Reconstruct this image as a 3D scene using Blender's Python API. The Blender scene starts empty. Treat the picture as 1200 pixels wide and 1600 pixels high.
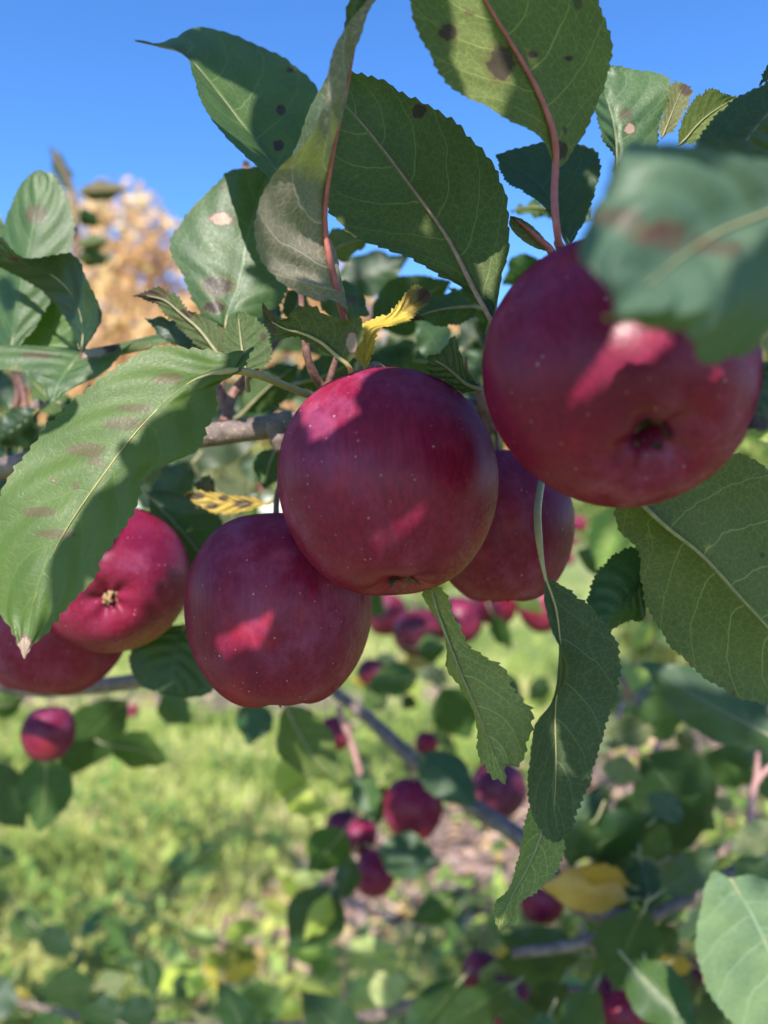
import bpy, math, random
import numpy as np
from mathutils import Vector, Matrix

rng = random.Random(11)
npr = np.random.RandomState(5)
scene = bpy.context.scene
COL = scene.collection

# ------------------------------------------------------------------ camera, sky, sun, exposure
F = 1210.0            # focal length in photo pixels
CAM_Z = 1.35
cam = bpy.data.cameras.new('camera')
cam_o = bpy.data.objects.new('camera', cam)
COL.objects.link(cam_o)
cam_o.location = (0, 0, CAM_Z)
cam_o.rotation_euler = (math.radians(90), 0, 0)
cam.sensor_fit = 'VERTICAL'
cam.sensor_height = 36.0
cam.lens = 36.0 * F / 1600.0
cam.clip_start = 0.01
cam.clip_end = 2000
cam.dof.use_dof = True
cam.dof.focus_distance = 0.268
cam.dof.aperture_fstop = cam.lens / 4.3      # opening about 5 mm wide
scene.camera = cam_o

SUN = np.array([-0.14, -0.755, 0.64]); SUN /= np.linalg.norm(SUN)
SUN_EL = math.asin(SUN[2]); SUN_AZ = math.atan2(SUN[0], SUN[1])
w = bpy.data.worlds.new('World'); scene.world = w; w.use_nodes = True
nt = w.node_tree
sky = nt.nodes.new('ShaderNodeTexSky'); sky.sky_type = 'NISHITA'; sky.sun_disc = False
sky.sun_elevation = SUN_EL; sky.sun_rotation = SUN_AZ
sky.altitude = 200; sky.air_density = 1.0; sky.dust_density = 0.4; sky.ozone_density = 6.0
bg = nt.nodes['Background']; bg.inputs['Strength'].default_value = 0.14
hs = nt.nodes.new('ShaderNodeHueSaturation'); hs.inputs['Hue'].default_value = .506; hs.inputs['Value'].default_value = 1.12; hs.inputs['Saturation'].default_value = 1.17     # the phone's vivid colour, over the whole sky
nt.links.new(sky.outputs[0], hs.inputs['Color']); nt.links.new(hs.outputs[0], bg.inputs[0])

sl = bpy.data.lights.new('sun', 'SUN'); sl.energy = 5.0; sl.angle = math.radians(0.5); sl.color = (1.0, 0.95, 0.86)
so = bpy.data.objects.new('sun', sl); COL.objects.link(so)
so.rotation_euler = Vector(-SUN).to_track_quat('-Z', 'Y').to_euler()
so.location = (0, -3, 6)

scene.view_settings.view_transform = 'Standard'
scene.view_settings.look = 'None'
scene.view_settings.exposure = 0.92
scene.view_settings.gamma = 1.0
scene.view_settings.use_curve_mapping = False
scene.render.engine = 'CYCLES'
scene.cycles.use_denoising = True
scene.cycles.max_bounces = 6
scene.cycles.transparent_max_bounces = 4

# ------------------------------------------------------------------ helpers
def P(x, y, d):
    return np.array([(x - 600.0) / F * d, d, CAM_Z - (y - 800.0) / F * d])

def proj(v):
    v = np.asarray(v)
    return np.stack([600 + F * v[:, 0] / v[:, 1], 800 - F * (v[:, 2] - CAM_Z) / v[:, 1]], 1)

def tag(o, label=None, cat=None, group=None, kind=None):
    if label: o['label'] = label
    if cat: o['category'] = cat
    if group: o['group'] = group
    if kind: o['kind'] = kind
    return o

def empty(name, loc):
    o = bpy.data.objects.new(name, None); COL.objects.link(o); o.location = loc
    o.empty_display_size = 0.1
    return o

ROOT_LOC = {}
def world_loc(o):
    l = Vector(o.location)
    while o.parent:
        o = o.parent; l += Vector(o.location)
    return l

def np_mesh(name, verts, quads=None, tris=None, smooth=True):
    me = bpy.data.meshes.new(name)
    verts = np.asarray(verts, dtype=np.float32)
    loops = []; starts = []; tot = 0
    if quads is not None and len(quads):
        q = np.asarray(quads, dtype=np.int32); loops.append(q.ravel()); starts.append(np.arange(len(q)) * 4); tot = len(q) * 4
    if tris is not None and len(tris):
        t = np.asarray(tris, dtype=np.int32); loops.append(t.ravel()); starts.append(tot + np.arange(len(t)) * 3)
    loops = np.concatenate(loops).astype(np.int32); starts = np.concatenate(starts).astype(np.int32)
    me.vertices.add(len(verts)); me.vertices.foreach_set('co', verts.ravel())
    me.loops.add(len(loops)); me.loops.foreach_set('vertex_index', loops)
    me.polygons.add(len(starts)); me.polygons.foreach_set('loop_start', starts)
    me.update(calc_edges=True)
    me.polygons.foreach_set('use_smooth', np.full(len(starts), smooth, dtype=bool))
    me.validate()
    return me

def link(name, me, mat, parent=None, origin=None):
    """Link a mesh given in world coordinates; origin is the world point the object sits at."""
    o = bpy.data.objects.new(name, me); COL.objects.link(o)
    if mat is not None and len(me.materials) == 0: me.materials.append(mat)
    org = Vector(origin) if origin is not None else Vector((0, 0, 0))
    if parent is not None:
        o.parent = parent; o.location = org - world_loc(parent)
    else:
        o.location = org
    return o

def cr(pts, n):
    """Catmull-Rom through pts, resampled to n points evenly by length."""
    p = np.asarray(pts, float)
    if len(p) == 2:
        t = np.linspace(0, 1, n)[:, None]; return p[0] * (1 - t) + p[1] * t
    ext = np.vstack([2 * p[0] - p[1], p, 2 * p[-1] - p[-2]])
    out = []
    for i in range(len(p) - 1):
        p0, p1, p2, p3 = ext[i:i + 4]
        d1 = max(np.linalg.norm(p1 - p0), 1e-7) ** .5; d2 = max(np.linalg.norm(p2 - p1), 1e-7) ** .5; d3 = max(np.linalg.norm(p3 - p2), 1e-7) ** .5
        m1 = (p1 - p0) / d1 - (p2 - p0) / (d1 + d2) + (p2 - p1) / d2
        m2 = (p2 - p1) / d2 - (p3 - p1) / (d2 + d3) + (p3 - p2) / d3
        m1 *= d2; m2 *= d2
        t = np.linspace(0, 1, 24, endpoint=False)[:, None]
        out.append((2*t**3 - 3*t**2 + 1) * p1 + (t**3 - 2*t**2 + t) * m1 + (-2*t**3 + 3*t**2) * p2 + (t**3 - t**2) * m2)
    out = np.vstack(out + [p[-1:]])
    s = np.concatenate([[0], np.cumsum(np.linalg.norm(np.diff(out, axis=0), axis=1))])
    u = np.linspace(0, s[-1], n)
    return np.stack([np.interp(u, s, out[:, k]) for k in range(3)], 1)

def nrm(a):
    return a / np.maximum(np.linalg.norm(a, axis=-1, keepdims=True), 1e-9)

def tube(pts, radii, seg=8, n=None, bump=0.0, seed=0, cap=True):
    """verts, quads, tris of a tapered tube along world points."""
    n = n or max(6, len(pts) * 5)
    c = cr(pts, n)
    r = np.interp(np.linspace(0, 1, n), np.linspace(0, 1, len(radii)), radii)
    T = nrm(np.gradient(c, axis=0))
    up = np.array([0, 0, 1.0]) if abs(T[0][2]) < .9 else np.array([1.0, 0, 0])
    N = nrm(np.cross(T[0], up)); V = []
    rs = np.random.RandomState(seed)
    ph = rs.rand(6) * 6.28
    for i in range(n):
        N = nrm(N - T[i] * np.dot(N, T[i])); B = np.cross(T[i], N)
        a = np.arange(seg) / seg * 2 * np.pi
        k = 1 + bump * (np.sin(a * 2 + ph[0] + i * .35) * .5 + np.sin(i * .9 + ph[1]) * .6 + np.sin(i * 2.3 + ph[2] + a) * .4 + (rs.rand(seg) - .5) * .7)
        V.append(c[i] + r[i] * (np.cos(a) * k)[:, None] * N + r[i] * (np.sin(a) * k)[:, None] * B)
    V = np.vstack(V); Q = []
    for i in range(n - 1):
        for j in range(seg):
            Q.append((i * seg + j, i * seg + (j + 1) % seg, (i + 1) * seg + (j + 1) % seg, (i + 1) * seg + j))
    Tr = []
    if cap:
        V = np.vstack([V, c[:1], c[-1:]]); a, b = n * seg, n * seg + 1
        for j in range(seg):
            Tr.append((a, (j + 1) % seg, j)); Tr.append((b, (n - 1) * seg + j, (n - 1) * seg + (j + 1) % seg))
    return V, Q, Tr

def tube_obj(name, pts, radii, mat, parent, seg=8, n=None, bump=0.0, seed=0):
    pts = np.asarray(pts, float)
    v, q, t = tube(pts, radii, seg, n, bump, seed)
    return link(name, np_mesh(name, v - pts[0], q, t), mat, parent, pts[0])

# ------------------------------------------------------------------ materials
class NB:
    def __init__(s, name):
        s.m = bpy.data.materials.new(name); s.m.use_nodes = True; s.t = s.m.node_tree
        s.t.nodes.clear(); s.out = s.n('ShaderNodeOutputMaterial')
    def n(s, typ, **kw):
        x = s.t.nodes.new(typ)
        for k, v in kw.items(): setattr(x, k, v)
        return x
    def l(s, a, b): s.t.links.new(a, b)
    def put(s, inp, v):
        if hasattr(v, 'is_linked') or isinstance(v, bpy.types.NodeSocket): s.l(v, inp)
        elif isinstance(v, (tuple, list)) and len(v) == 3 and inp.type == 'RGBA': inp.default_value = (*v, 1)
        else: inp.default_value = v
    def math(s, op, a, b=None, c=None, clamp=False):
        x = s.n('ShaderNodeMath', operation=op, use_clamp=clamp); s.put(x.inputs[0], a)
        if b is not None: s.put(x.inputs[1], b)
        if c is not None: s.put(x.inputs[2], c)
        return x.outputs[0]
    def step(s, v, a, b, lo=0.0, hi=1.0):
        x = s.n('ShaderNodeMapRange', interpolation_type='SMOOTHSTEP'); s.put(x.inputs[0], v)
        s.put(x.inputs[1], a); s.put(x.inputs[2], b); s.put(x.inputs[3], lo); s.put(x.inputs[4], hi)
        return x.outputs[0]
    def mix(s, f, a, b, blend='MIX'):
        x = s.n('ShaderNodeMix', data_type='RGBA', blend_type=blend); s.put(x.inputs[0], f)
        s.put(x.inputs[6], a); s.put(x.inputs[7], b); return x.outputs[2]
    def noise(s, vec, scale, detail=3, rough=.55):
        x = s.n('ShaderNodeTexNoise'); x.inputs['Scale'].default_value = scale
        x.inputs['Detail'].default_value = detail; x.inputs['Roughness'].default_value = rough
        if vec is not None: s.l(vec, x.inputs['Vector'])
        return x.outputs[0]
    def attr(s, name):
        return s.n('ShaderNodeAttribute', attribute_name=name)
    def vmul(s, v, k):
        x = s.n('ShaderNodeVectorMath', operation='MULTIPLY'); s.l(v, x.inputs[0]); x.inputs[1].default_value = k; return x.outputs[0]

def leaf_material(name, upper, upper2, under, under2, trans, t_mix=.28, vein_amt=.5, gloss=.44, blotch=0.3):
    b = NB(name)
    uv = b.attr('lt').outputs['Vector']            # x: 0 base..1 tip, y: -1..1 across
    lm = b.attr('lm').outputs['Vector']            # millimetres along and across
    sep = b.n('ShaderNodeSeparateXYZ'); b.l(uv, sep.inputs[0]); t, v = sep.outputs[0], sep.outputs[1]
    av = b.math('ABSOLUTE', v)
    info = b.n('ShaderNodeObjectInfo')
    off = b.n('ShaderNodeVectorMath', operation='ADD'); b.l(lm, off.inputs[0])
    rnd = b.n('ShaderNodeCombineXYZ'); b.l(b.math('MULTIPLY', info.outputs['Random'], 500), rnd.inputs[0]); b.l(rnd.outputs[0], off.inputs[1])
    lmo = off.outputs[0]
    wob = b.math('MULTIPLY', b.math('SUBTRACT', b.noise(lmo, .09, 2), .5), .32)
    side = b.math('MULTIPLY', b.math('GREATER_THAN', v, 0), .5)
    ph = b.math('ADD', b.math('MULTIPLY', b.math('SUBTRACT', t, b.math('MULTIPLY', b.math('POWER', av, 1.35), .25)), 6.5), b.math('ADD', wob, side))
    tri = b.math('MULTIPLY', b.math('ABSOLUTE', b.math('SUBTRACT', b.math('FRACT', ph), .5)), 2)
    wid = b.math('MULTIPLY_ADD', av, -.045, .075)
    lat = b.step(tri, b.math('SUBTRACT', 1.0, wid), b.math('SUBTRACT', 1.0, b.math('MULTIPLY', wid, .35)))
    mid = b.step(av, .042, .012)
    vor = b.n('ShaderNodeTexVoronoi', feature='DISTANCE_TO_EDGE'); vor.inputs['Scale'].default_value = .42
    wv = b.n('ShaderNodeVectorMath', operation='ADD'); b.l(lmo, wv.inputs[0])
    nz = b.n('ShaderNodeTexNoise'); nz.inputs['Scale'].default_value = .5; b.l(lmo, nz.inputs['Vector'])
    sc = b.n('ShaderNodeVectorMath', operation='SCALE'); b.l(nz.outputs['Color'], sc.inputs[0]); sc.inputs['Scale'].default_value = 1.6
    b.l(sc.outputs[0], wv.inputs[1]); b.l(wv.outputs[0], vor.inputs['Vector'])
    net = b.step(vor.outputs[0], .085, .0)
    vor2 = b.n('ShaderNodeTexVoronoi', feature='DISTANCE_TO_EDGE'); vor2.inputs['Scale'].default_value = 1.25; b.l(lmo, vor2.inputs['Vector'])
    net2 = b.step(vor2.outputs[0], .10, .0)
    vein = b.math('MAXIMUM', b.math('MAXIMUM', lat, mid), b.math('MAXIMUM', b.math('MULTIPLY', net, .5), b.math('MULTIPLY', net2, .14)))
    n1 = b.noise(lmo, .055, 3); n2 = b.noise(lmo, .9, 3)
    up = b.mix(b.step(n1, .3, .7), upper, upper2)
    up = b.mix(b.math('MULTIPLY', b.step(n2, .35, .75), .3), up, tuple(c * .62 for c in upper))
    up = b.mix(b.math('MULTIPLY', vein, vein_amt), up, tuple(min(1, c * 1.7 + .025) for c in upper2))
    un = b.mix(b.step(n1, .3, .7), under, under2)
    un = b.mix(b.math('MULTIPLY', b.step(n2, .3, .8), .35), un, tuple(c * .7 for c in under))
    un = b.mix(b.math('MULTIPLY', vein, min(1, vein_amt * 1.25)), un, (under2[0] * 2.0 + .06, under2[1] * 1.9 + .06, under2[2] * 1.9 + .04))
    geo = b.n('ShaderNodeNewGeometry')
    back = geo.outputs['Backfacing']
    colr = b.mix(back, up, un)
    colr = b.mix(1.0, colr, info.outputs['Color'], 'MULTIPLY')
    # random freckles of leaf disease and rusty margins
    vs = b.n('ShaderNodeTexVoronoi'); vs.inputs['Scale'].default_value = .11; b.l(lmo, vs.inputs['Vector'])
    vsep = b.n('ShaderNodeSeparateColor'); b.l(vs.outputs['Color'], vsep.inputs[0])
    rad = b.math('MULTIPLY', b.math('POWER', vsep.outputs[0], 5), .22)
    fre = b.math('MULTIPLY', b.step(b.math('ADD', vs.outputs['Distance'], b.math('MULTIPLY', n2, .08)), b.math('ADD', rad, .06), b.math('ADD', rad, .01)), b.math('GREATER_THAN', vsep.outputs[1], .55))
    colr = b.mix(b.math('MULTIPLY', fre, .75), colr, (.045, .018, .022))
    mar = b.math('MULTIPLY', b.step(av, .93, 1.0), b.step(b.noise(lmo, .12, 3), .45, .7))
    colr = b.mix(b.math('MULTIPLY', mar, .45), colr, (.16, .11, .03))
    brn = b.math('MULTIPLY', b.step(b.noise(lmo, .10, 5, .65), .60, .74), blotch)
    colr = b.mix(brn, colr, (.09, .05, .03))
    sp = b.n('ShaderNodeSeparateXYZ'); b.l(b.attr('spot').outputs['Vector'], sp.inputs[0])
    jag = b.math('ADD', b.math('MULTIPLY', b.math('SUBTRACT', b.noise(lmo, .22, 5, .7), .5), 1.1), b.math('MULTIPLY', b.math('SUBTRACT', b.noise(lmo, 1.1, 3), .5), .35))
    s1 = b.step(b.math('ADD', sp.outputs[0], jag), .40, .62); s2 = b.step(b.math('ADD', sp.outputs[1], jag), .32, .62); s3 = b.step(b.math('ADD', sp.outputs[2], jag), .42, .56)
    s3h = b.step(b.math('ADD', sp.outputs[2], jag), .22, .4)
    s1h = b.step(b.math('ADD', sp.outputs[0], b.math('MULTIPLY', jag, .8)), .12, .40)
    colr = b.mix(b.math('MULTIPLY', s1h, .45), colr, (.13, .085, .03))
    colr = b.mix(b.math('MULTIPLY', s1, .82), colr, (.036, .018, .018))
    colr = b.mix(b.math('MULTIPLY', s2, .55), colr, (.10, .045, .028))
    colr = b.mix(b.math('MULTIPLY', s3h, .8), colr, (.13, .05, .045))
    colr = b.mix(b.math('MULTIPLY', s3, .8), colr, (.42, .30, .24))
    ro = b.n('ShaderNodeMix', data_type='FLOAT'); b.l(back, ro.inputs[0]); ro.inputs[2].default_value = gloss; ro.inputs[3].default_value = .72
    rough = b.math('ADD', ro.outputs[0], b.math('MULTIPLY', b.math('SUBTRACT', n2, .5), .25))
    h = b.math('ADD', b.math('MULTIPLY', vein, -.6), b.math('MULTIPLY', n2, .35))
    h = b.math('MULTIPLY', h, b.math('MULTIPLY_ADD', back, -2.0, 1.0))
    bp = b.n('ShaderNodeBump'); bp.inputs['Strength'].default_value = .27; bp.inputs['Distance'].default_value = .0005; b.l(h, bp.inputs['Height'])
    p = b.n('ShaderNodeBsdfPrincipled'); b.l(colr, p.inputs['Base Color']); b.l(rough, p.inputs['Roughness']); b.l(bp.outputs[0], p.inputs['Normal'])
    p.inputs['Specular IOR Level'].default_value = .42
    tr = b.n('ShaderNodeBsdfTranslucent')
    tc = b.mix(1.0, trans, info.outputs['Color'], 'MULTIPLY'); tc = b.mix(b.math('MULTIPLY', b.math('MAXIMUM', s1, s2), .9), tc, (.03, .01, .01))
    tc = b.mix(b.math('MULTIPLY', vein, .35), tc, tuple(min(1, c * 1.7) for c in trans))
    b.l(tc, tr.inputs[0])
    ms = b.n('ShaderNodeMixShader'); ms.inputs[0].default_value = t_mix; b.l(p.outputs[0], ms.inputs[1]); b.l(tr.outputs[0], ms.inputs[2])
    b.l(ms.outputs[0], b.out.inputs[0])
    return b.m

M_LEAF = leaf_material('green_apple_leaf', (.022, .046, .016), (.038, .068, .020), (.072, .090, .040), (.100, .115, .052), (.085, .15, .012))
M_SOFT = leaf_material('dull_apple_leaf', (.026, .050, .017), (.036, .064, .020), (.072, .090, .040), (.100, .115, .052), (.085, .15, .012), vein_amt=.22, gloss=.5)
M_YEL = leaf_material('yellow_apple_leaf', (.48, .33, .04), (.60, .44, .07), (.50, .36, .07), (.58, .44, .10), (.55, .38, .03), .3, .3, .5, .4)
M_PALE = leaf_material('pale_green_leaf', (.16, .24, .05), (.26, .30, .06), (.24, .30, .11), (.30, .34, .12), (.28, .36, .04), .3, .4, .5, .2)

def simple(name, c1, c2, scale=60, rough=.7, bump=.3, detail=4, spec=.4, stretch=None, dist=.002):
    b = NB(name); tc = b.n('ShaderNodeTexCoord'); v = tc.outputs['Object']
    if stretch: v = b.vmul(v, stretch)
    n = b.noise(v, scale, detail); col = b.mix(b.step(n, .3, .7), c1, c2)
    col = b.mix(1.0, col, b.n('ShaderNodeObjectInfo').outputs['Color'], 'MULTIPLY')
    p = b.n('ShaderNodeBsdfPrincipled'); b.l(col, p.inputs['Base Color']); p.inputs['Roughness'].default_value = rough
    p.inputs['Specular IOR Level'].default_value = spec
    if bump:
        bp = b.n('ShaderNodeBump'); bp.inputs['Strength'].default_value = bump; bp.inputs['Distance'].default_value = dist; b.l(n, bp.inputs['Height']); b.l(bp.outputs[0], p.inputs['Normal'])
    b.l(p.outputs[0], b.out.inputs[0]); return b.m

M_STALK = simple('pink_leaf_stalk', (.34, .085, .085), (.42, .14, .12), 300, .5, .2)
M_STALKG = simple('yellow_green_leaf_stalk', (.30, .27, .10), (.38, .30, .14), 300, .5, .2)
M_STALKP = simple('pale_pink_leaf_stalk', (.27, .16, .115), (.35, .23, .16), 300, .5, .2)
M_RIB = simple('pale_leaf_rib', (.19, .185, .085), (.27, .24, .13), 300, .55, .2)
M_TWIG = simple('reddish_twig_bark', (.13, .06, .05), (.24, .12, .10), 260, .6, .5)
M_SEPAL = simple('dried_calyx', (.05, .028, .018), (.16, .10, .05), 400, .8, .5)
M_TANSEP = simple('tan_dried_sepal', (.20, .125, .06), (.40, .27, .14), 400, .8, .5)
M_CALYX = simple('dark_calyx_eye', (.02, .012, .010), (.05, .03, .02), 400, .9, .5)

def bark_material():
    b = NB('grey_brown_bark'); tc = b.n('ShaderNodeTexCoord'); v = tc.outputs['Object']
    n = b.noise(v, 90, 6, .65); n2 = b.noise(v, 500, 3)
    col = b.mix(b.step(n, .32, .68), (.085, .058, .050), (.20, .145, .125))
    col = b.mix(b.math('MULTIPLY', b.step(n2, .62, .72), .6), col, (.33, .25, .21))
    vo = b.n('ShaderNodeTexVoronoi'); vo.inputs['Scale'].default_value = 260; b.l(v, vo.inputs['Vector'])
    col = b.mix(b.math('MULTIPLY', b.step(vo.outputs['Distance'], .22, .10), .7), col, (.36, .27, .20))
    p = b.n('ShaderNodeBsdfPrincipled'); b.l(col, p.inputs['Base Color']); p.inputs['Roughness'].default_value = .65
    bp = b.n('ShaderNodeBump'); bp.inputs['Strength'].default_value = .7; bp.inputs['Distance'].default_value = .002
    b.l(b.math('ADD', n, b.math('MULTIPLY', n2, .4)), bp.inputs['Height']); b.l(bp.outputs[0], p.inputs['Normal'])
    b.l(p.outputs[0], b.out.inputs[0]); return b.m
M_BARK = bark_material()

def apple_material():
    b = NB('dark_red_apple_skin'); tc = b.n('ShaderNodeTexCoord'); v = tc.outputs['Object']
    info = b.n('ShaderNodeObjectInfo')
    ad = b.n('ShaderNodeVectorMath', operation='ADD'); b.l(v, ad.inputs[0])
    cx = b.n('ShaderNodeCombineXYZ'); b.l(b.math('MULTIPLY', info.outputs['Random'], 7), cx.inputs[0]); b.l(cx.outputs[0], ad.inputs[1]); vo_ = ad.outputs[0]
    sep = b.n('ShaderNodeSeparateXYZ'); b.l(v, sep.inputs[0])
    ang = b.math('ARCTAN2', sep.outputs[1], sep.outputs[0])
    pol = b.n('ShaderNodeCombineXYZ')                      # streaks run from stem to calyx
    nr = b.n('ShaderNodeVectorMath', operation='NORMALIZE'); b.l(v, nr.inputs[0])
    st = b.vmul(nr.outputs[0], (9, 9, 1.2)); streak = b.noise(st, 3.2, 5, .65)
    big = b.noise(vo_, 26, 3); fine = b.noise(vo_, 700, 3)
    col = b.mix(b.step(streak, .35, .68), (.125, .0016, .018), (.200, .0045, .027))
    col = b.mix(b.math('MULTIPLY', b.step(big, .45, .75), .55), col, (.075, .0016, .020))
    zz = b.attr('shade').outputs['Fac']                    # ground colour left where the fruit was covered
    gc = b.math('MULTIPLY', b.step(b.math('ADD', zz, b.math('MULTIPLY', b.math('SUBTRACT', streak, .5), .7)), .55, 1.05), .75)
    col = b.mix(gc, col, (.30, .17, .06))
    n5 = b.noise(vo_, 38, 5, .6)
    col = b.mix(b.math('MULTIPLY', b.step(n5, .52, .72), .5), col, (.30, .012, .022))
    scf = b.noise(b.vmul(nr.outputs[0], (5, 5, 7)), 2.3, 9, .78)
    col = b.mix(b.math('MULTIPLY', b.step(scf, .66, .72), .28), col, (.42, .22, .22))
    col = b.mix(1.0, col, info.outputs['Color'], 'MULTIPLY')
    # waxy bloom in rubbed patches
    bl = b.noise(vo_, 85, 7, .68); bl2 = b.noise(vo_, 20, 2)
    bloom = b.math('MULTIPLY', b.step(bl, .38, .72), b.step(bl2, .25, .7))
    col = b.mix(b.math('MULTIPLY_ADD', bloom, .24, .035), col, (.46, .15, .32))
    # lenticels
    vor = b.n('ShaderNodeTexVoronoi'); vor.inputs['Scale'].default_value = 330; b.l(vo_, vor.inputs['Vector'])
    cs = b.n('ShaderNodeSeparateColor'); b.l(vor.outputs['Color'], cs.inputs[0])
    dot = b.math('MULTIPLY', b.step(vor.outputs['Distance'], b.math('MULTIPLY_ADD', cs.outputs[1], .12, .09), .04), b.math('GREATER_THAN', cs.outputs[0], .55))
    col = b.mix(b.math('MULTIPLY', dot, b.math('MULTIPLY_ADD', cs.outputs[2], .5, .12)), col, (.62, .42, .40))
    vor3 = b.n('ShaderNodeTexVoronoi'); vor3.inputs['Scale'].default_value = 75; b.l(vo_, vor3.inputs['Vector'])
    cs3 = b.n('ShaderNodeSeparateColor'); b.l(vor3.outputs['Color'], cs3.inputs[0])
    dust = b.math('MULTIPLY', b.step(vor3.outputs['Distance'], b.math('MULTIPLY', b.math('POWER', cs3.outputs[0], 3), .07), .0), b.math('GREATER_THAN', cs3.outputs[1], .8))
    col = b.mix(b.math('MULTIPLY', dust, .7), col, (.70, .58, .52))
    p = b.n('ShaderNodeBsdfPrincipled'); b.l(col, p.inputs['Base Color'])
    b.l(b.math('MULTIPLY_ADD', bloom, .16, b.math('MULTIPLY_ADD', fine, .10, .27)), p.inputs['Roughness'])
    p.inputs['Specular IOR Level'].default_value = .0
    p.inputs['Subsurface Weight'].default_value = .0
    p.inputs['Sheen Weight'].default_value = .0; p.inputs['Sheen Roughness'].default_value = .5; p.inputs['Sheen Tint'].default_value = (.8, .7, .9, 1)
    bp = b.n('ShaderNodeBump'); bp.inputs['Strength'].default_value = .22; bp.inputs['Distance'].default_value = .0006
    b.l(b.math('ADD', b.math('ADD', b.math('MULTIPLY', fine, .25), b.math('MULTIPLY', streak, .5)), b.math('MULTIPLY', dot, .5)), bp.inputs['Height']); b.l(bp.outputs[0], p.inputs['Normal'])
    gl = b.n('ShaderNodeBsdfGlossy'); gl.inputs['Color'].default_value = (1, 1, 1, 1); b.l(bp.outputs[0], gl.inputs['Normal'])
    b.l(b.math('MULTIPLY_ADD', bloom, .20, b.math('MULTIPLY_ADD', fine, .10, .27)), gl.inputs['Roughness'])
    fr = b.n('ShaderNodeFresnel'); fr.inputs['IOR'].default_value = 1.42; b.l(bp.outputs[0], fr.inputs['Normal'])
    ms = b.n('ShaderNodeMixShader'); b.l(b.math('MINIMUM', b.math('MULTIPLY', fr.outputs[0], .55), .045), ms.inputs[0]); b.l(p.outputs[0], ms.inputs[1]); b.l(gl.outputs[0], ms.inputs[2])
    b.l(ms.outputs[0], b.out.inputs[0]); return b.m
M_APPLE = apple_material()

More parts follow.
